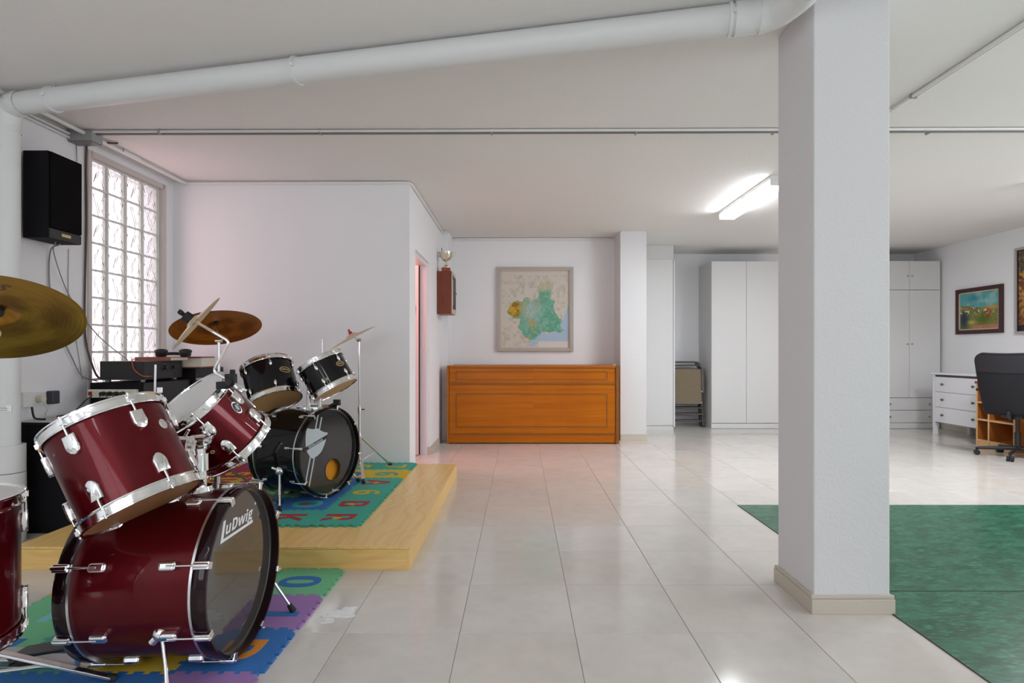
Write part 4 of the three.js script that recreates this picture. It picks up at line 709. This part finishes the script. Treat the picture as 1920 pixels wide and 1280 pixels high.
makeTom('metallic red rack tom tilted so that its white top head shows', V(-1.178, 0.712, -2.33), V(-0.448, 0.734, 0.51), 0.165, 0.252, { ...redSet, bottomHead: M.amberHead, phase: -10, badge: [38, 0.155, 0.016, 0.028, M.chromeDull, M.greyBlack, 'Ludwig'], badgeTurn: 1.2, vent: [-30, 0.09] });
const blackSet = { shell: M.blackLacquer, topHead: M.amberHead, bottomHead: M.tanHead, small: true, lugInset: 0.04 };
makeTom('black rack tom with an oval badge left of the black tom holder', V(-1.624, 0.771, -3.742), V(-0.372, 0.865, -0.336), 0.171, 0.262, { ...blackSet, phase: 55, badge: [26, 0.15, 0.040, 0.022, M.gold, M.blackPlastic, 'Millenium'], wordMat: M.gold });
makeTom('smaller black rack tom right of the black tom holder', V(-1.236, 0.845, -3.769), V(-0.511, 0.857, -0.064), 0.161, 0.215, { ...blackSet, phase: 30, badge: [30, 0.12, 0.034, 0.019, M.gold, M.blackPlastic, 'Millenium'], wordMat: M.gold, vent: [-20, 0.06] });
{ // floor tom, mostly beyond the picture
  const t = makeTom('red floor tom on chrome legs beside the red bass drum', V(-1.60, 0.305, -1.50), V(0, 1, 0), 0.215, 0.385, { ...redSet, name: 'floor_tom', bottomHead: M.whiteHead, phase: -28, shell: M.redTom, lugInset: 0.06 });
  for (const a of [-80, 40, 160]) { const c = Math.cos(a * R), s = -Math.sin(a * R), q = 0.225; const leg = part('leg', bentRod([V(c * q, 0.30, s * q), V(c * q, -0.12, s * q), V(c * (q + 0.05), -0.285, s * (q + 0.05))], 0.0055, 0.05), M.chrome, t); part('leg_bracket', onShell(moved(new RoundedBoxGeometry(0.035, 0.05, 0.03, 2, 0.006), 0, 0, 0.014), a * R, 0.203, 0.20), M.chrome, leg); part('rubber_foot', rod(V(c * (q + 0.047), -0.275, s * (q + 0.047)), V(c * (q + 0.053), -0.304, s * (q + 0.053)), 0.012), M.rubber, leg); }
}
// bass drum: +y from the beater side to the front, +x to the viewer, +z up
function bassDrum(label, front, f, Rh, L, o) {
  const Y = f.clone().normalize(), Z = V(0, 1, 0).addScaledVector(Y, -Y.y).normalize(), X = Y.clone().cross(Z);
  const t = thing('bass_drum', label, 'drum', front.clone().addScaledVector(Y, -L).toArray()); t.quaternion.setFromRotationMatrix(new THREE.Matrix4().makeBasis(X, Y, Z));
  const r = Rh - 0.014, hw = 0.045, i0 = hw - 0.006;
  part('shell', lathe([[r - 0.008, i0], [r, i0], [r, L - i0], [r - 0.008, L - i0], [r - 0.008, i0]], 128), o.shell, t);
  const hoop = (y0, y1, name) => part(name, lathe([[Rh - 0.012, y0], [Rh - 0.002, y0], [Rh, y0 + 0.003], [Rh, y1 - 0.003], [Rh - 0.002, y1], [Rh - 0.012, y1], [Rh - 0.012, y0]], 128), o.hoop, t);
  const hf = hoop(L - hw, L, 'front_hoop'), hr = hoop(0, hw, 'rear_hoop');
  for (const [h, y] of [[hf, L - hw - 0.003], [hr, hw + 0.003]]) part('chrome_ring', lathe([[r, y - 0.004], [Rh + 0.0005, y - 0.004], [Rh + 0.0005, y + 0.004], [r, y + 0.004], [r, y - 0.004]], 128), M.chromeDull, h);
  const hy = L - 0.032;
  part('head_ring', lathe([[r - 0.004, hy + 0.003], [r + 0.003, hy + 0.003], [r + 0.003, hy - 0.006], [r - 0.004, hy - 0.006], [r - 0.004, hy + 0.003]], 128), M.steel, hf);
  const c = new THREE.Shape(); c.absarc(0, 0, r + 0.001, 0, Math.PI * 2);
  if (o.port) { const h = new THREE.Path(); h.absarc(o.port[0], o.port[1], o.port[2], 0, Math.PI * 2, true); c.holes.push(h); }
  // head shapes are drawn in (toward right as seen from the front, up); from the front, right is -x
  const onHead = (g, lift) => { g.applyMatrix4(new THREE.Matrix4().makeBasis(V(-1, 0, 0), V(0, 0, 1), V(0, 1, 0))); g.translate(0, hy + lift, 0); return g; };
  const head = part('front_head', onHead(extrude(c, 0.001, 0, { curveSegments: 72 }), 0), o.head, t);
  const rear = new THREE.CylinderGeometry(r, r, 0.001, 72); rear.translate(0, 0.032, 0); part('rear_head', rear, M.whiteHead, t);
  for (let k = 0; k < 8; k++) {
    const a = (o.phase + k * 45) * R, cx = Math.cos(a), cz = Math.sin(a), p = (rr, y) => V(cx * rr, y, cz * rr);
    for (const fr of [true, false]) {
      const s = fr ? 1 : -1, end = fr ? L : 0, ly = end - s * (o.thin ? 0.10 : 0.125);
      const lug = part('lug', [o.thin ? rod(p(r + 0.008, ly - 0.018), p(r + 0.008, ly + 0.018), 0.010, 0.010, 12) : (() => { const b = new RoundedBoxGeometry(0.03, 0.055, 0.028, 3, 0.010); b.rotateY(-a + Math.PI / 2); const q = p(r + 0.008, ly); b.translate(q.x, q.y, q.z); return b; })()], M.chrome, t);
      part('tension_rod', rod(p(r + 0.021, ly), p(r + 0.021, end + s * 0.012), 0.0035, undefined, 8), M.chrome, lug);
      const cl = new RoundedBoxGeometry(o.thin ? 0.014 : 0.026, 0.05, 0.010, 2, 0.004); cl.rotateY(-a + Math.PI / 2); cl.translate(...p(Rh + 0.005, end - s * 0.018).toArray());
      const hook = new RoundedBoxGeometry(o.thin ? 0.014 : 0.024, 0.008, 0.026, 2, 0.003); hook.rotateY(-a + Math.PI / 2); hook.translate(...p(Rh - 0.005, end + s * 0.003).toArray());
      part('claw_hook', [cl, hook, rod(p(r + 0.021, end - s * 0.038), p(r + 0.021, end + s * 0.006), 0.0085, 0.0075, 12)], M.chrome, lug);
    }
  }
  return { t, head, onHead, r, hy, L };
}
const redBass = bassDrum('dark metallic red bass drum with a smoky front head and white lettering', V(-0.986, 0.3165, -2.037), V(0.999, 0.012, -0.030), 0.2925, 0.465, { shell: M.redTom, hoop: M.darkHoop, head: M.smokeHead, phase: 22 });
{ // the lettering on its head: slanted letters, long foot of the L under the word
  const { head, onHead } = redBass, d = 0.0006, g = [], sh = 0.32;
  const word = letters('uDwig', 0.040, d); word.computeBoundingBox(); const bw = word.boundingBox; word.scale(0.205 / (bw.max.x - bw.min.x), 1, 1);
  word.applyMatrix4(new THREE.Matrix4().set(1, sh, 0, 0, 0, 1, 0, 0, 0, 0, 1, 0, 0, 0, 0, 1)); word.translate(0.012, 0.014, 0);
  const L = extrude(poly([[-0.106, 0.050], [-0.090, 0.050], [-0.110, -0.010], [0.118, -0.010], [0.115, -0.020], [-0.131, -0.020]]), d);
  const reg = new THREE.TorusGeometry(0.004, 0.0012, 6, 16); reg.translate(0.140, 0.046, 0.0004);
  for (const q of [word, L, reg]) { q.translate(0, 0.148, 0); g.push(onHead(q, 0.0012)); }
  part('head_lettering', g, M.whitePrint, head);
}
{ // spurs, tom holder and pedal of the red bass drum
  const t = redBass.t, inv = (p) => t.worldToLocal(p.clone()); t.updateMatrixWorld(true);
  const spur = (m, knee, foot, tail) => { const s = part('spur', [bentRod([m, knee, foot].map(inv), 0.0065, 0.03), rod(inv(m), inv(tail), 0.006)], M.chrome, t); const b = new THREE.SphereGeometry(0.026, 18, 14); b.applyMatrix4(new THREE.Matrix4().makeTranslation(...inv(m).toArray())); part('spur_bracket', [b, rod(inv(m.clone().add(V(-0.03, -0.03, 0))), inv(m.clone().add(V(0.01, 0.01, 0))), 0.013)], M.chrome, s); const dn = foot.clone().sub(knee).normalize(); part('rubber_foot', rod(inv(foot.clone().addScaledVector(dn, -0.035)), inv(foot), 0.010, 0.014), M.rubber, s); };
  spur(V(-1.135, 0.205, -1.785), V(-1.09, 0.12, -1.735), V(-1.05, 0.014, -1.68), V(-1.22, 0.20, -1.80));
  spur(V(-1.10, 0.205, -2.29), V(-1.03, 0.17, -2.32), V(-0.945, 0.014, -2.35), V(-1.18, 0.215, -2.27));
  const post = V(-1.165, 0.575, -2.045), hold = part('tom_holder', [rod(inv(post), inv(post.clone().add(V(0, 0.035, 0))), 0.055, 0.042, 24), rod(inv(post.clone().add(V(0, 0.03, 0))), inv(post.clone().add(V(-0.005, 0.17, 0.0))), 0.026, 0.026, 20), rod(inv(post.clone().add(V(-0.005, 0.09, 0))), inv(post.clone().add(V(-0.005, 0.15, 0))), 0.036, 0.036, 20)], M.chrome, t);
  for (const s of [1, -1]) {
    const a = post.clone().add(V(-0.005, 0.14, s * 0.025)), b = a.clone().add(V(-0.02, 0.05, s * 0.03)), c = b.clone().add(V(-0.03, s > 0 ? 0.005 : 0.03, s * 0.035));
    part('tom_arm', [rod(inv(a.clone().add(V(0, -0.06, 0))), inv(b), 0.018, 0.018, 16), rod(inv(b), inv(c), 0.016, 0.016, 16), rod(inv(b.clone().add(V(0.026, 0.0, 0.0))), inv(b.clone().add(V(-0.022, 0, 0))), 0.033, 0.033, 24), rod(inv(b.clone().add(V(0.0, 0.02, 0))), inv(b.clone().add(V(0.02, 0.055, 0))), 0.005)], M.chrome, hold);
    part('wing_nut', [rod(inv(b.clone().add(V(0.022, 0, 0))), inv(b.clone().add(V(0.034, 0, 0))), 0.011), bxAt(inv(b.clone().add(V(0.04, 0.012, 0))), 0.02, 0.008, 0.012)], M.chromeDull, hold);
  }
  const p = thing('bass_pedal', 'black and steel bass drum foot pedal behind the red bass drum', 'pedal', [-1.60, 0.012, -1.97]);
  const fb = bx(-0.16, 0.0, -0.042, 0.10, 0.012, 0.042, 0.004); fb.rotateZ(0.17); fb.translate(0, 0.05, 0); part('footboard', fb, M.blackPlastic, p);
  part('base_plate', bx(-0.2, 0, -0.045, 0.12, 0.006, 0.045, 0.002), M.steel, p); part('heel_plate', bx(-0.23, 0.006, -0.045, -0.15, 0.03, 0.045, 0.006), M.steel, p);
  part('side_post', [rod(V(0.10, 0, -0.06), V(0.10, 0.2, -0.06), 0.008), rod(V(0.10, 0, 0.06), V(0.10, 0.2, 0.06), 0.008), rod(V(0.10, 0.2, -0.065), V(0.10, 0.2, 0.065), 0.008)], M.chrome, p);
  part('beater', [rod(V(0.10, 0.2, 0), V(0.05, 0.40, 0), 0.004), rod(V(0.03, 0.41, 0), V(0.075, 0.41, 0), 0.022, 0.022, 20)], M.chromeDull, p);
}
function bxAt(p, w, h, d) { const g = new RoundedBoxGeometry(w, h, d, 2, 0.003); g.translate(p.x, p.y, p.z); return g; }
const blackBass = bassDrum('black bass drum with a grey shield emblem and an orange cushion behind its port hole', V(-1.254, 0.434, -3.75), V(0.925, 0.02, 0.38), 0.294, 0.43, { shell: M.blackLacquer, hoop: M.blackLacquer, head: M.blackHead, phase: 12, thin: true, port: [0.043, -0.132, 0.073] });
{
  const { t, head, onHead, L, hy, r } = blackBass, d = 0.0006, shift = [-0.118, 0.075];
  const sh = new THREE.Shape(); sh.moveTo(0, 0.115); sh.quadraticCurveTo(0.05, 0.09, 0.098, 0.10); sh.quadraticCurveTo(0.095, 0.02, 0.075, -0.05); sh.quadraticCurveTo(0.055, -0.10, 0, -0.13); sh.quadraticCurveTo(-0.055, -0.10, -0.075, -0.05); sh.quadraticCurveTo(-0.095, 0.02, -0.098, 0.10); sh.quadraticCurveTo(-0.05, 0.09, 0, 0.115);
  const place = (g, lift) => { g.scale(1.02, 0.80, 1); g.rotateZ(-0.28); g.translate(shift[0], shift[1], 0); return onHead(g, lift); };
  const em = part('emblem', place(extrude(sh, d), 0.0012), M.badgePale, head);
  part('emblem_stripe', [[-0.024, 0.1, -0.014, 0.235], [0.012, 0.1, 0.022, 0.21], [-0.024, -0.32, -0.014, -0.11], [0.012, -0.37, 0.022, -0.11]].map(([x0, y0, x1, y1]) => place(extrude(poly([[x0, y0], [x1, y0], [x1, y1], [x0, y1]]), d), 0.0011)), M.badgePale, head);
  const band = extrude(poly([[-0.096, -0.068], [-0.084, -0.092], [0.098, 0.05], [0.096, 0.082]]), d); part('emblem_band', place(band, 0.002), M.greyBlack, em);
  const w = letters('Millenium', 0.021, d, 0.15); w.rotateZ(0.66); w.translate(0.004, -0.006, 0); part('emblem_lettering', place(w, 0.0028), M.badgePale, em);
  part('port_ring', onHead(moved(new THREE.TorusGeometry(0.073, 0.003, 10, 48), 0.043, -0.132, 0), 0.001), M.blackPlastic, head);
  const cu = new RoundedBoxGeometry(0.38, 0.12, 0.25, 4, 0.05); cu.translate(-0.04, hy - 0.088, -0.14); part('damping_cushion', cu, M.orangeFoam, t);
  t.updateMatrixWorld(true); const inv = (p) => t.worldToLocal(p.clone()), Y0 = PLY + 0.012;
  const spur = (m, foot) => { const kn = m.clone().lerp(foot, 0.12), mid = m.clone().lerp(foot, 0.62), s = part('spur', [rod(inv(m), inv(mid), 0.010), rod(inv(mid), inv(foot), 0.007)], M.chrome, t); const b = new THREE.SphereGeometry(0.03, 18, 14); b.translate(...inv(m).toArray()); part('spur_bracket', [b, rod(inv(m), inv(m.clone().add(V(-0.05, 0.02, 0))), 0.009)], M.chrome, s); part('rubber_foot', rod(inv(foot.clone().lerp(m, 0.12)), inv(foot), 0.011, 0.015), M.rubber, s); };
  spur(V(-1.515, 0.345, -3.555), V(-1.46, Y0, -3.42)); spur(V(-1.33, 0.335, -4.10), V(-1.20, Y0, -4.21));
  const p0 = V(-1.40, 0.695, -3.80), hold = part('tom_holder', [rod(inv(p0.clone().add(V(-0.05, 0.02, 0.01))), inv(p0.clone().add(V(0.11, 0.02, -0.01))), 0.026, 0.026, 20), bxAt(inv(p0), 0.09, 0.05, 0.05)], M.chrome, t);
  part('tom_arm', [rod(inv(p0.clone().add(V(-0.015, 0, 0.03))), inv(p0.clone().add(V(-0.01, 0.235, 0.03))), 0.014), bxAt(inv(p0.clone().add(V(-0.01, 0.20, 0.03))), 0.04, 0.04, 0.045), rod(inv(p0.clone().add(V(-0.01, 0.25, 0.03))), inv(p0.clone().add(V(-0.07, 0.245, 0.02))), 0.012)], M.chrome, hold);
  part('tom_arm', [rod(inv(p0.clone().add(V(0.055, 0, 0.02))), inv(p0.clone().add(V(0.06, 0.24, 0.02))), 0.014), rod(inv(p0.clone().add(V(0.055, 0.24, 0.02))), inv(p0.clone().add(V(0.085, 0.27, 0.02))), 0.012)], M.chromeDull, hold);
  const pl = bxAt(V(0, 0, 0), 0.075, 0.075, 0.02); pl.rotateZ(0.45); pl.translate(...p0.clone().add(V(0.07, 0.275, 0.03)).toArray()); pl.applyMatrix4(t.matrixWorld.clone().invert()); part('mount_plate', pl, M.chromeDull, hold);
  part('wing_nut', [rod(inv(p0.clone().add(V(0.11, 0.03, 0))), inv(p0.clone().add(V(0.16, 0.055, 0))), 0.012), bxAt(inv(p0.clone().add(V(0.165, 0.06, 0))), 0.02, 0.05, 0.04)], M.blackPlastic, hold);
}

// ---------------------------------------------------------------- cymbals and stands
function cymbal(label, c, n, Rr, mat, o = {}) {   // c: centre of the rim plane, n: the side of the bell
  const t = thing('cymbal', label, 'cymbal', c.toArray()); t.quaternion.copy(frameFor(n, o.hint ?? toViewer));
  const b = Rr * 0.24, hB = Rr * 0.085, hD = Rr * 0.10, pts = [], th = 0.0012, up = [];
  for (let i = 0; i <= 26; i++) { const x = 0.006 + (Rr - 0.006) * i / 26, q = x / Rr; const dome = hD * (1 - q * q), bell = x < b ? hB * Math.sqrt(Math.max(0, 1 - (x / b) ** 2)) : 0; up.push([x, dome + bell]); }
  for (const [x, y] of up) pts.push([x, y]); for (const [x, y] of up.reverse()) pts.push([x, y - th]); pts.push(pts[0]);
  const g = new THREE.LatheGeometry(pts.map((p) => new THREE.Vector2(...p)), 96); part('disc', g, mat, t);
  const top = hD + hB; part('felt', [rod(V(0, top, 0), V(0, top + (o.big ? 0.026 : 0.014), 0), o.big ? 0.02 : 0.016, o.big ? 0.019 : 0.014, 20), rod(V(0, top - 0.018, 0), V(0, top - 0.004, 0), o.low ?? 0.016, o.low ?? 0.016, 20)], o.felt ?? M.rubber, t);
  part('wing_nut', [rod(V(0, top + 0.014, 0), V(0, top + (o.big ? 0.045 : 0.030), 0), 0.009, 0.007, 12), bxAt(V(0, top + (o.big ? 0.042 : 0.030), 0), 0.034, 0.016, o.big ? 0.016 : 0.006)], o.nut ?? M.chrome, t);
  return t;
}
function stand(label, top, foot, r, feet, o = {}) {   // top: under the cymbal, foot: centre of the tripod on the ground, feet: ends of the three legs
  const t = thing('cymbal_stand', label, 'cymbal stand', foot.toArray()); const L = (p) => p.clone().sub(foot), elbow = o.elbow ?? V(foot.x, top.y - 0.06, foot.z);
  const mid = V(foot.x, foot.y + (elbow.y - foot.y) * 0.48, foot.z);
  part('lower_tube', rod(L(V(foot.x, foot.y + 0.06, foot.z)), L(mid), r, r, 14), o.tube ?? M.chrome, t); part('upper_tube', rod(L(mid), L(elbow), r * 0.7, r * 0.7, 12), o.tube ?? M.chrome, t);
  part('tilter', [rod(L(elbow), L(top), 0.0055), rod(L(elbow.clone().add(V(-0.018, 0, 0))), L(elbow.clone().add(V(0.018, 0, 0))), 0.013, 0.013, 16)], M.chrome, t);
  part('clamp_collar', [rod(L(mid.clone().add(V(0, -0.025, 0))), L(mid.clone().add(V(0, 0.02, 0))), r * 1.5, r * 1.5, 14), bxAt(L(mid.clone().add(V(0.03, 0, 0))), 0.03, 0.012, 0.008)], M.chrome, t);
  const hub = V(foot.x, foot.y + (o.hub ?? 0.27), foot.z);
  part('leg_hub', rod(L(hub.clone().add(V(0, -0.025, 0))), L(hub.clone().add(V(0, 0.02, 0))), r * 1.7, r * 1.7, 14), M.chrome, t);
  for (const f of feet) {
    const a = L(hub), b = L(f), leg = part('leg', flat(a, b, o.legW ?? 0.020, 0.011), o.leg ?? M.chrome, t);
    part('leg_brace', flat(a.clone().lerp(b, 0.5), L(V(foot.x, foot.y + 0.09, foot.z)), 0.014, 0.005), o.leg ?? M.chrome, leg);
    part('rubber_foot', rod(b.clone().lerp(a, 0.07), b, 0.012, 0.015), M.rubber, leg);
  }
  return t;
}
function flat(a, b, w, h) {   // flat bar between two points, its broad side up
  const d = b.clone().sub(a), l = d.length(), g = new RoundedBoxGeometry(w, l, h, 2, Math.min(w, h) * 0.3), Y = d.normalize(), X = Y.clone().cross(V(0, 1, 0)).normalize();
  g.applyMatrix4(new THREE.Matrix4().makeBasis(X, Y, X.clone().cross(Y))); const m = a.clone().add(b).multiplyScalar(0.5); g.translate(m.x, m.y, m.z); return g;
}
{
  const c1 = V(-1.632, 1.194, -1.743), n1 = V(-0.322, 0.855, -0.407).normalize();
  const t = cymbal('large bronze crash cymbal over the red floor tom with stamped lettering', c1, n1, 0.232, M.bronze, { low: 0.026 });
  // printed mark on the underside: letters drawn as outlined strokes near the rim
  const g = letters('SJ', 0.034, 0.0006); g.rotateX(Math.PI / 2); const q = g.clone();
  q.rotateY(-2.45 + Math.PI / 2); q.translate(0, 0, 0); t.updateMatrixWorld(true);
  const want = at(4, 540, 1.85); const ray = want.clone().sub(V(0, EYE, 0)).normalize(), k = c1.clone().sub(V(0, EYE, 0)).dot(n1) / ray.dot(n1), hit = t.worldToLocal(V(0, EYE, 0).addScaledVector(ray, k));
  const rr = Math.hypot(hit.x, hit.z) / 0.232; q.translate(hit.x, 0.0232 * (1 - rr * rr) - 0.0021, hit.z); part('stamped_mark', q, M.print, t);
  const foot = V(-1.66, 0.012, -1.74);
  stand('chrome tripod stand carrying the large bronze cymbal by the floor tom', c1.clone().addScaledVector(n1, 0.02), foot, 0.014, [V(-1.335, 0.016, -1.86), V(-2.0, 0.016, -1.84), V(-1.72, 0.016, -1.40)], { elbow: c1.clone().addScaledVector(n1, -0.05), hub: 0.165, legW: 0.026, leg: M.chromeDull });
  const wn = thing('stand_wing_nut', 'steel wing bolt sticking out before the white drain pipe', 'wing bolt', at(-4, 768, 1.74).toArray());
  part('wing', [bxAt(V(0.034, 0.004, 0), 0.018, 0.022, 0.004), rod(V(-0.03, 0, 0), V(0.03, 0.002, 0), 0.004)], M.chromeDull, wn);
}
{
  const c = V(-1.871, 1.24, -3.476), n = V(-0.267, 0.922, -0.28).normalize();
  cymbal('brown ride cymbal seen from below before the partition wall', c, n, 0.255, M.bronzeRed);
  const foot = V(-1.845, PLY + 0.012, -3.45);
  stand('chrome tripod stand carrying the brown ride cymbal', c.clone().addScaledVector(n, 0.02), foot, 0.0125, [V(-1.52, PLY + 0.014, -3.60), V(-2.05, PLY + 0.014, -3.75), V(-1.98, PLY + 0.014, -3.14)], { elbow: V(-1.845, 1.165, -3.45), tube: M.chromeDull, leg: M.bronzePaint, hub: 0.29, legW: 0.016 });
}
{ // splash cymbal on a bent rod clamped to the red tom
  const d = 2.15, n = V(-0.75, 0.66, 0.39).normalize(), c = at(368, 606, d);
  cymbal('small pale splash cymbal seen edge-on above the red tom', c, n, 0.128, M.bronzePale, { nut: M.rubber, big: 1 });
  const t = thing('splash_cymbal_holder', 'zigzag bent chrome rod holding the splash cymbal', 'cymbal holder', at(440, 722, d).toArray()); const o = t.position, L = (p) => p.sub(o);
  part('bent_rod', bentRod([L(c.clone().addScaledVector(n, 0.045)), L(at(430, 640, d)), L(at(400, 696, d)), L(at(463, 733, d))], 0.0055, 0.014), M.chrome, t);
  const cl = at(433, 713, d); part('clamp', [bxAt(L(cl.clone()), 0.035, 0.05, 0.03), bxAt(L(at(418, 722, d)), 0.04, 0.028, 0.03), bxAt(L(at(436, 700, d)), 0.018, 0.03, 0.012), rod(L(at(428, 716, d - 0.02)), L(at(428, 716, d - 0.045)), 0.012)], M.rubber, t);
  part('clamp_screw', [rod(L(at(444, 726, d)), L(at(455, 735, d)), 0.008), rod(L(at(441, 722, d - 0.02)), L(at(446, 728, d - 0.02)), 0.009)], M.chromeDull, t);
}
{
  const d = 4.46, c = at(662, 633, d), n = V(-0.464, 0.886, 0.15).normalize();
  cymbal('thin crash cymbal with a red felt seen edge-on on the straight stand', c, n, 0.198, M.bronzePale, { felt: M.redFelt, nut: M.redFelt });
  const foot = V(-1.283, PLY + 0.012, -4.5);
  stand('slim straight chrome stand carrying the thin cymbal by the partition wall', c.clone().addScaledVector(n, 0.02), foot, 0.0095, [V(-1.105, PLY + 0.014, -4.82), V(-1.15, PLY + 0.014, -4.14), V(-1.62, PLY + 0.014, -4.5)], { elbow: V(-1.283, 1.19, -4.49), hub: 0.30, legW: 0.02, leg: M.chromeDull });
}
{ // loose rods standing in the tom mounts
  const r1 = thing('mount_rod', 'upright thin rod with a wing nut behind the rim of the red tom', 'rod', at(290, 746, 1.99).toArray());
  part('rod', rod(V(0, -0.03, 0), V(0.003, 0.118, 0), 0.004), M.steel, r1); part('clamp', [bxAt(V(0, -0.005, 0), 0.014, 0.045, 0.014), bxAt(V(0.018, 0.028, 0), 0.02, 0.02, 0.004)], M.chromeDull, r1);
  const r2 = thing('mount_rod', 'upright thin rod behind the smaller black tom', 'rod', at(604, 672, 3.95).toArray()); part('rod', rod(V(0, -0.25, 0), V(0, 0.135, 0), 0.0045), M.chromeDull, r2); part('clamp', bxAt(V(0, -0.25, 0), 0.03, 0.04, 0.03), M.chrome, r2);
}
renderer.render(scene, camera);
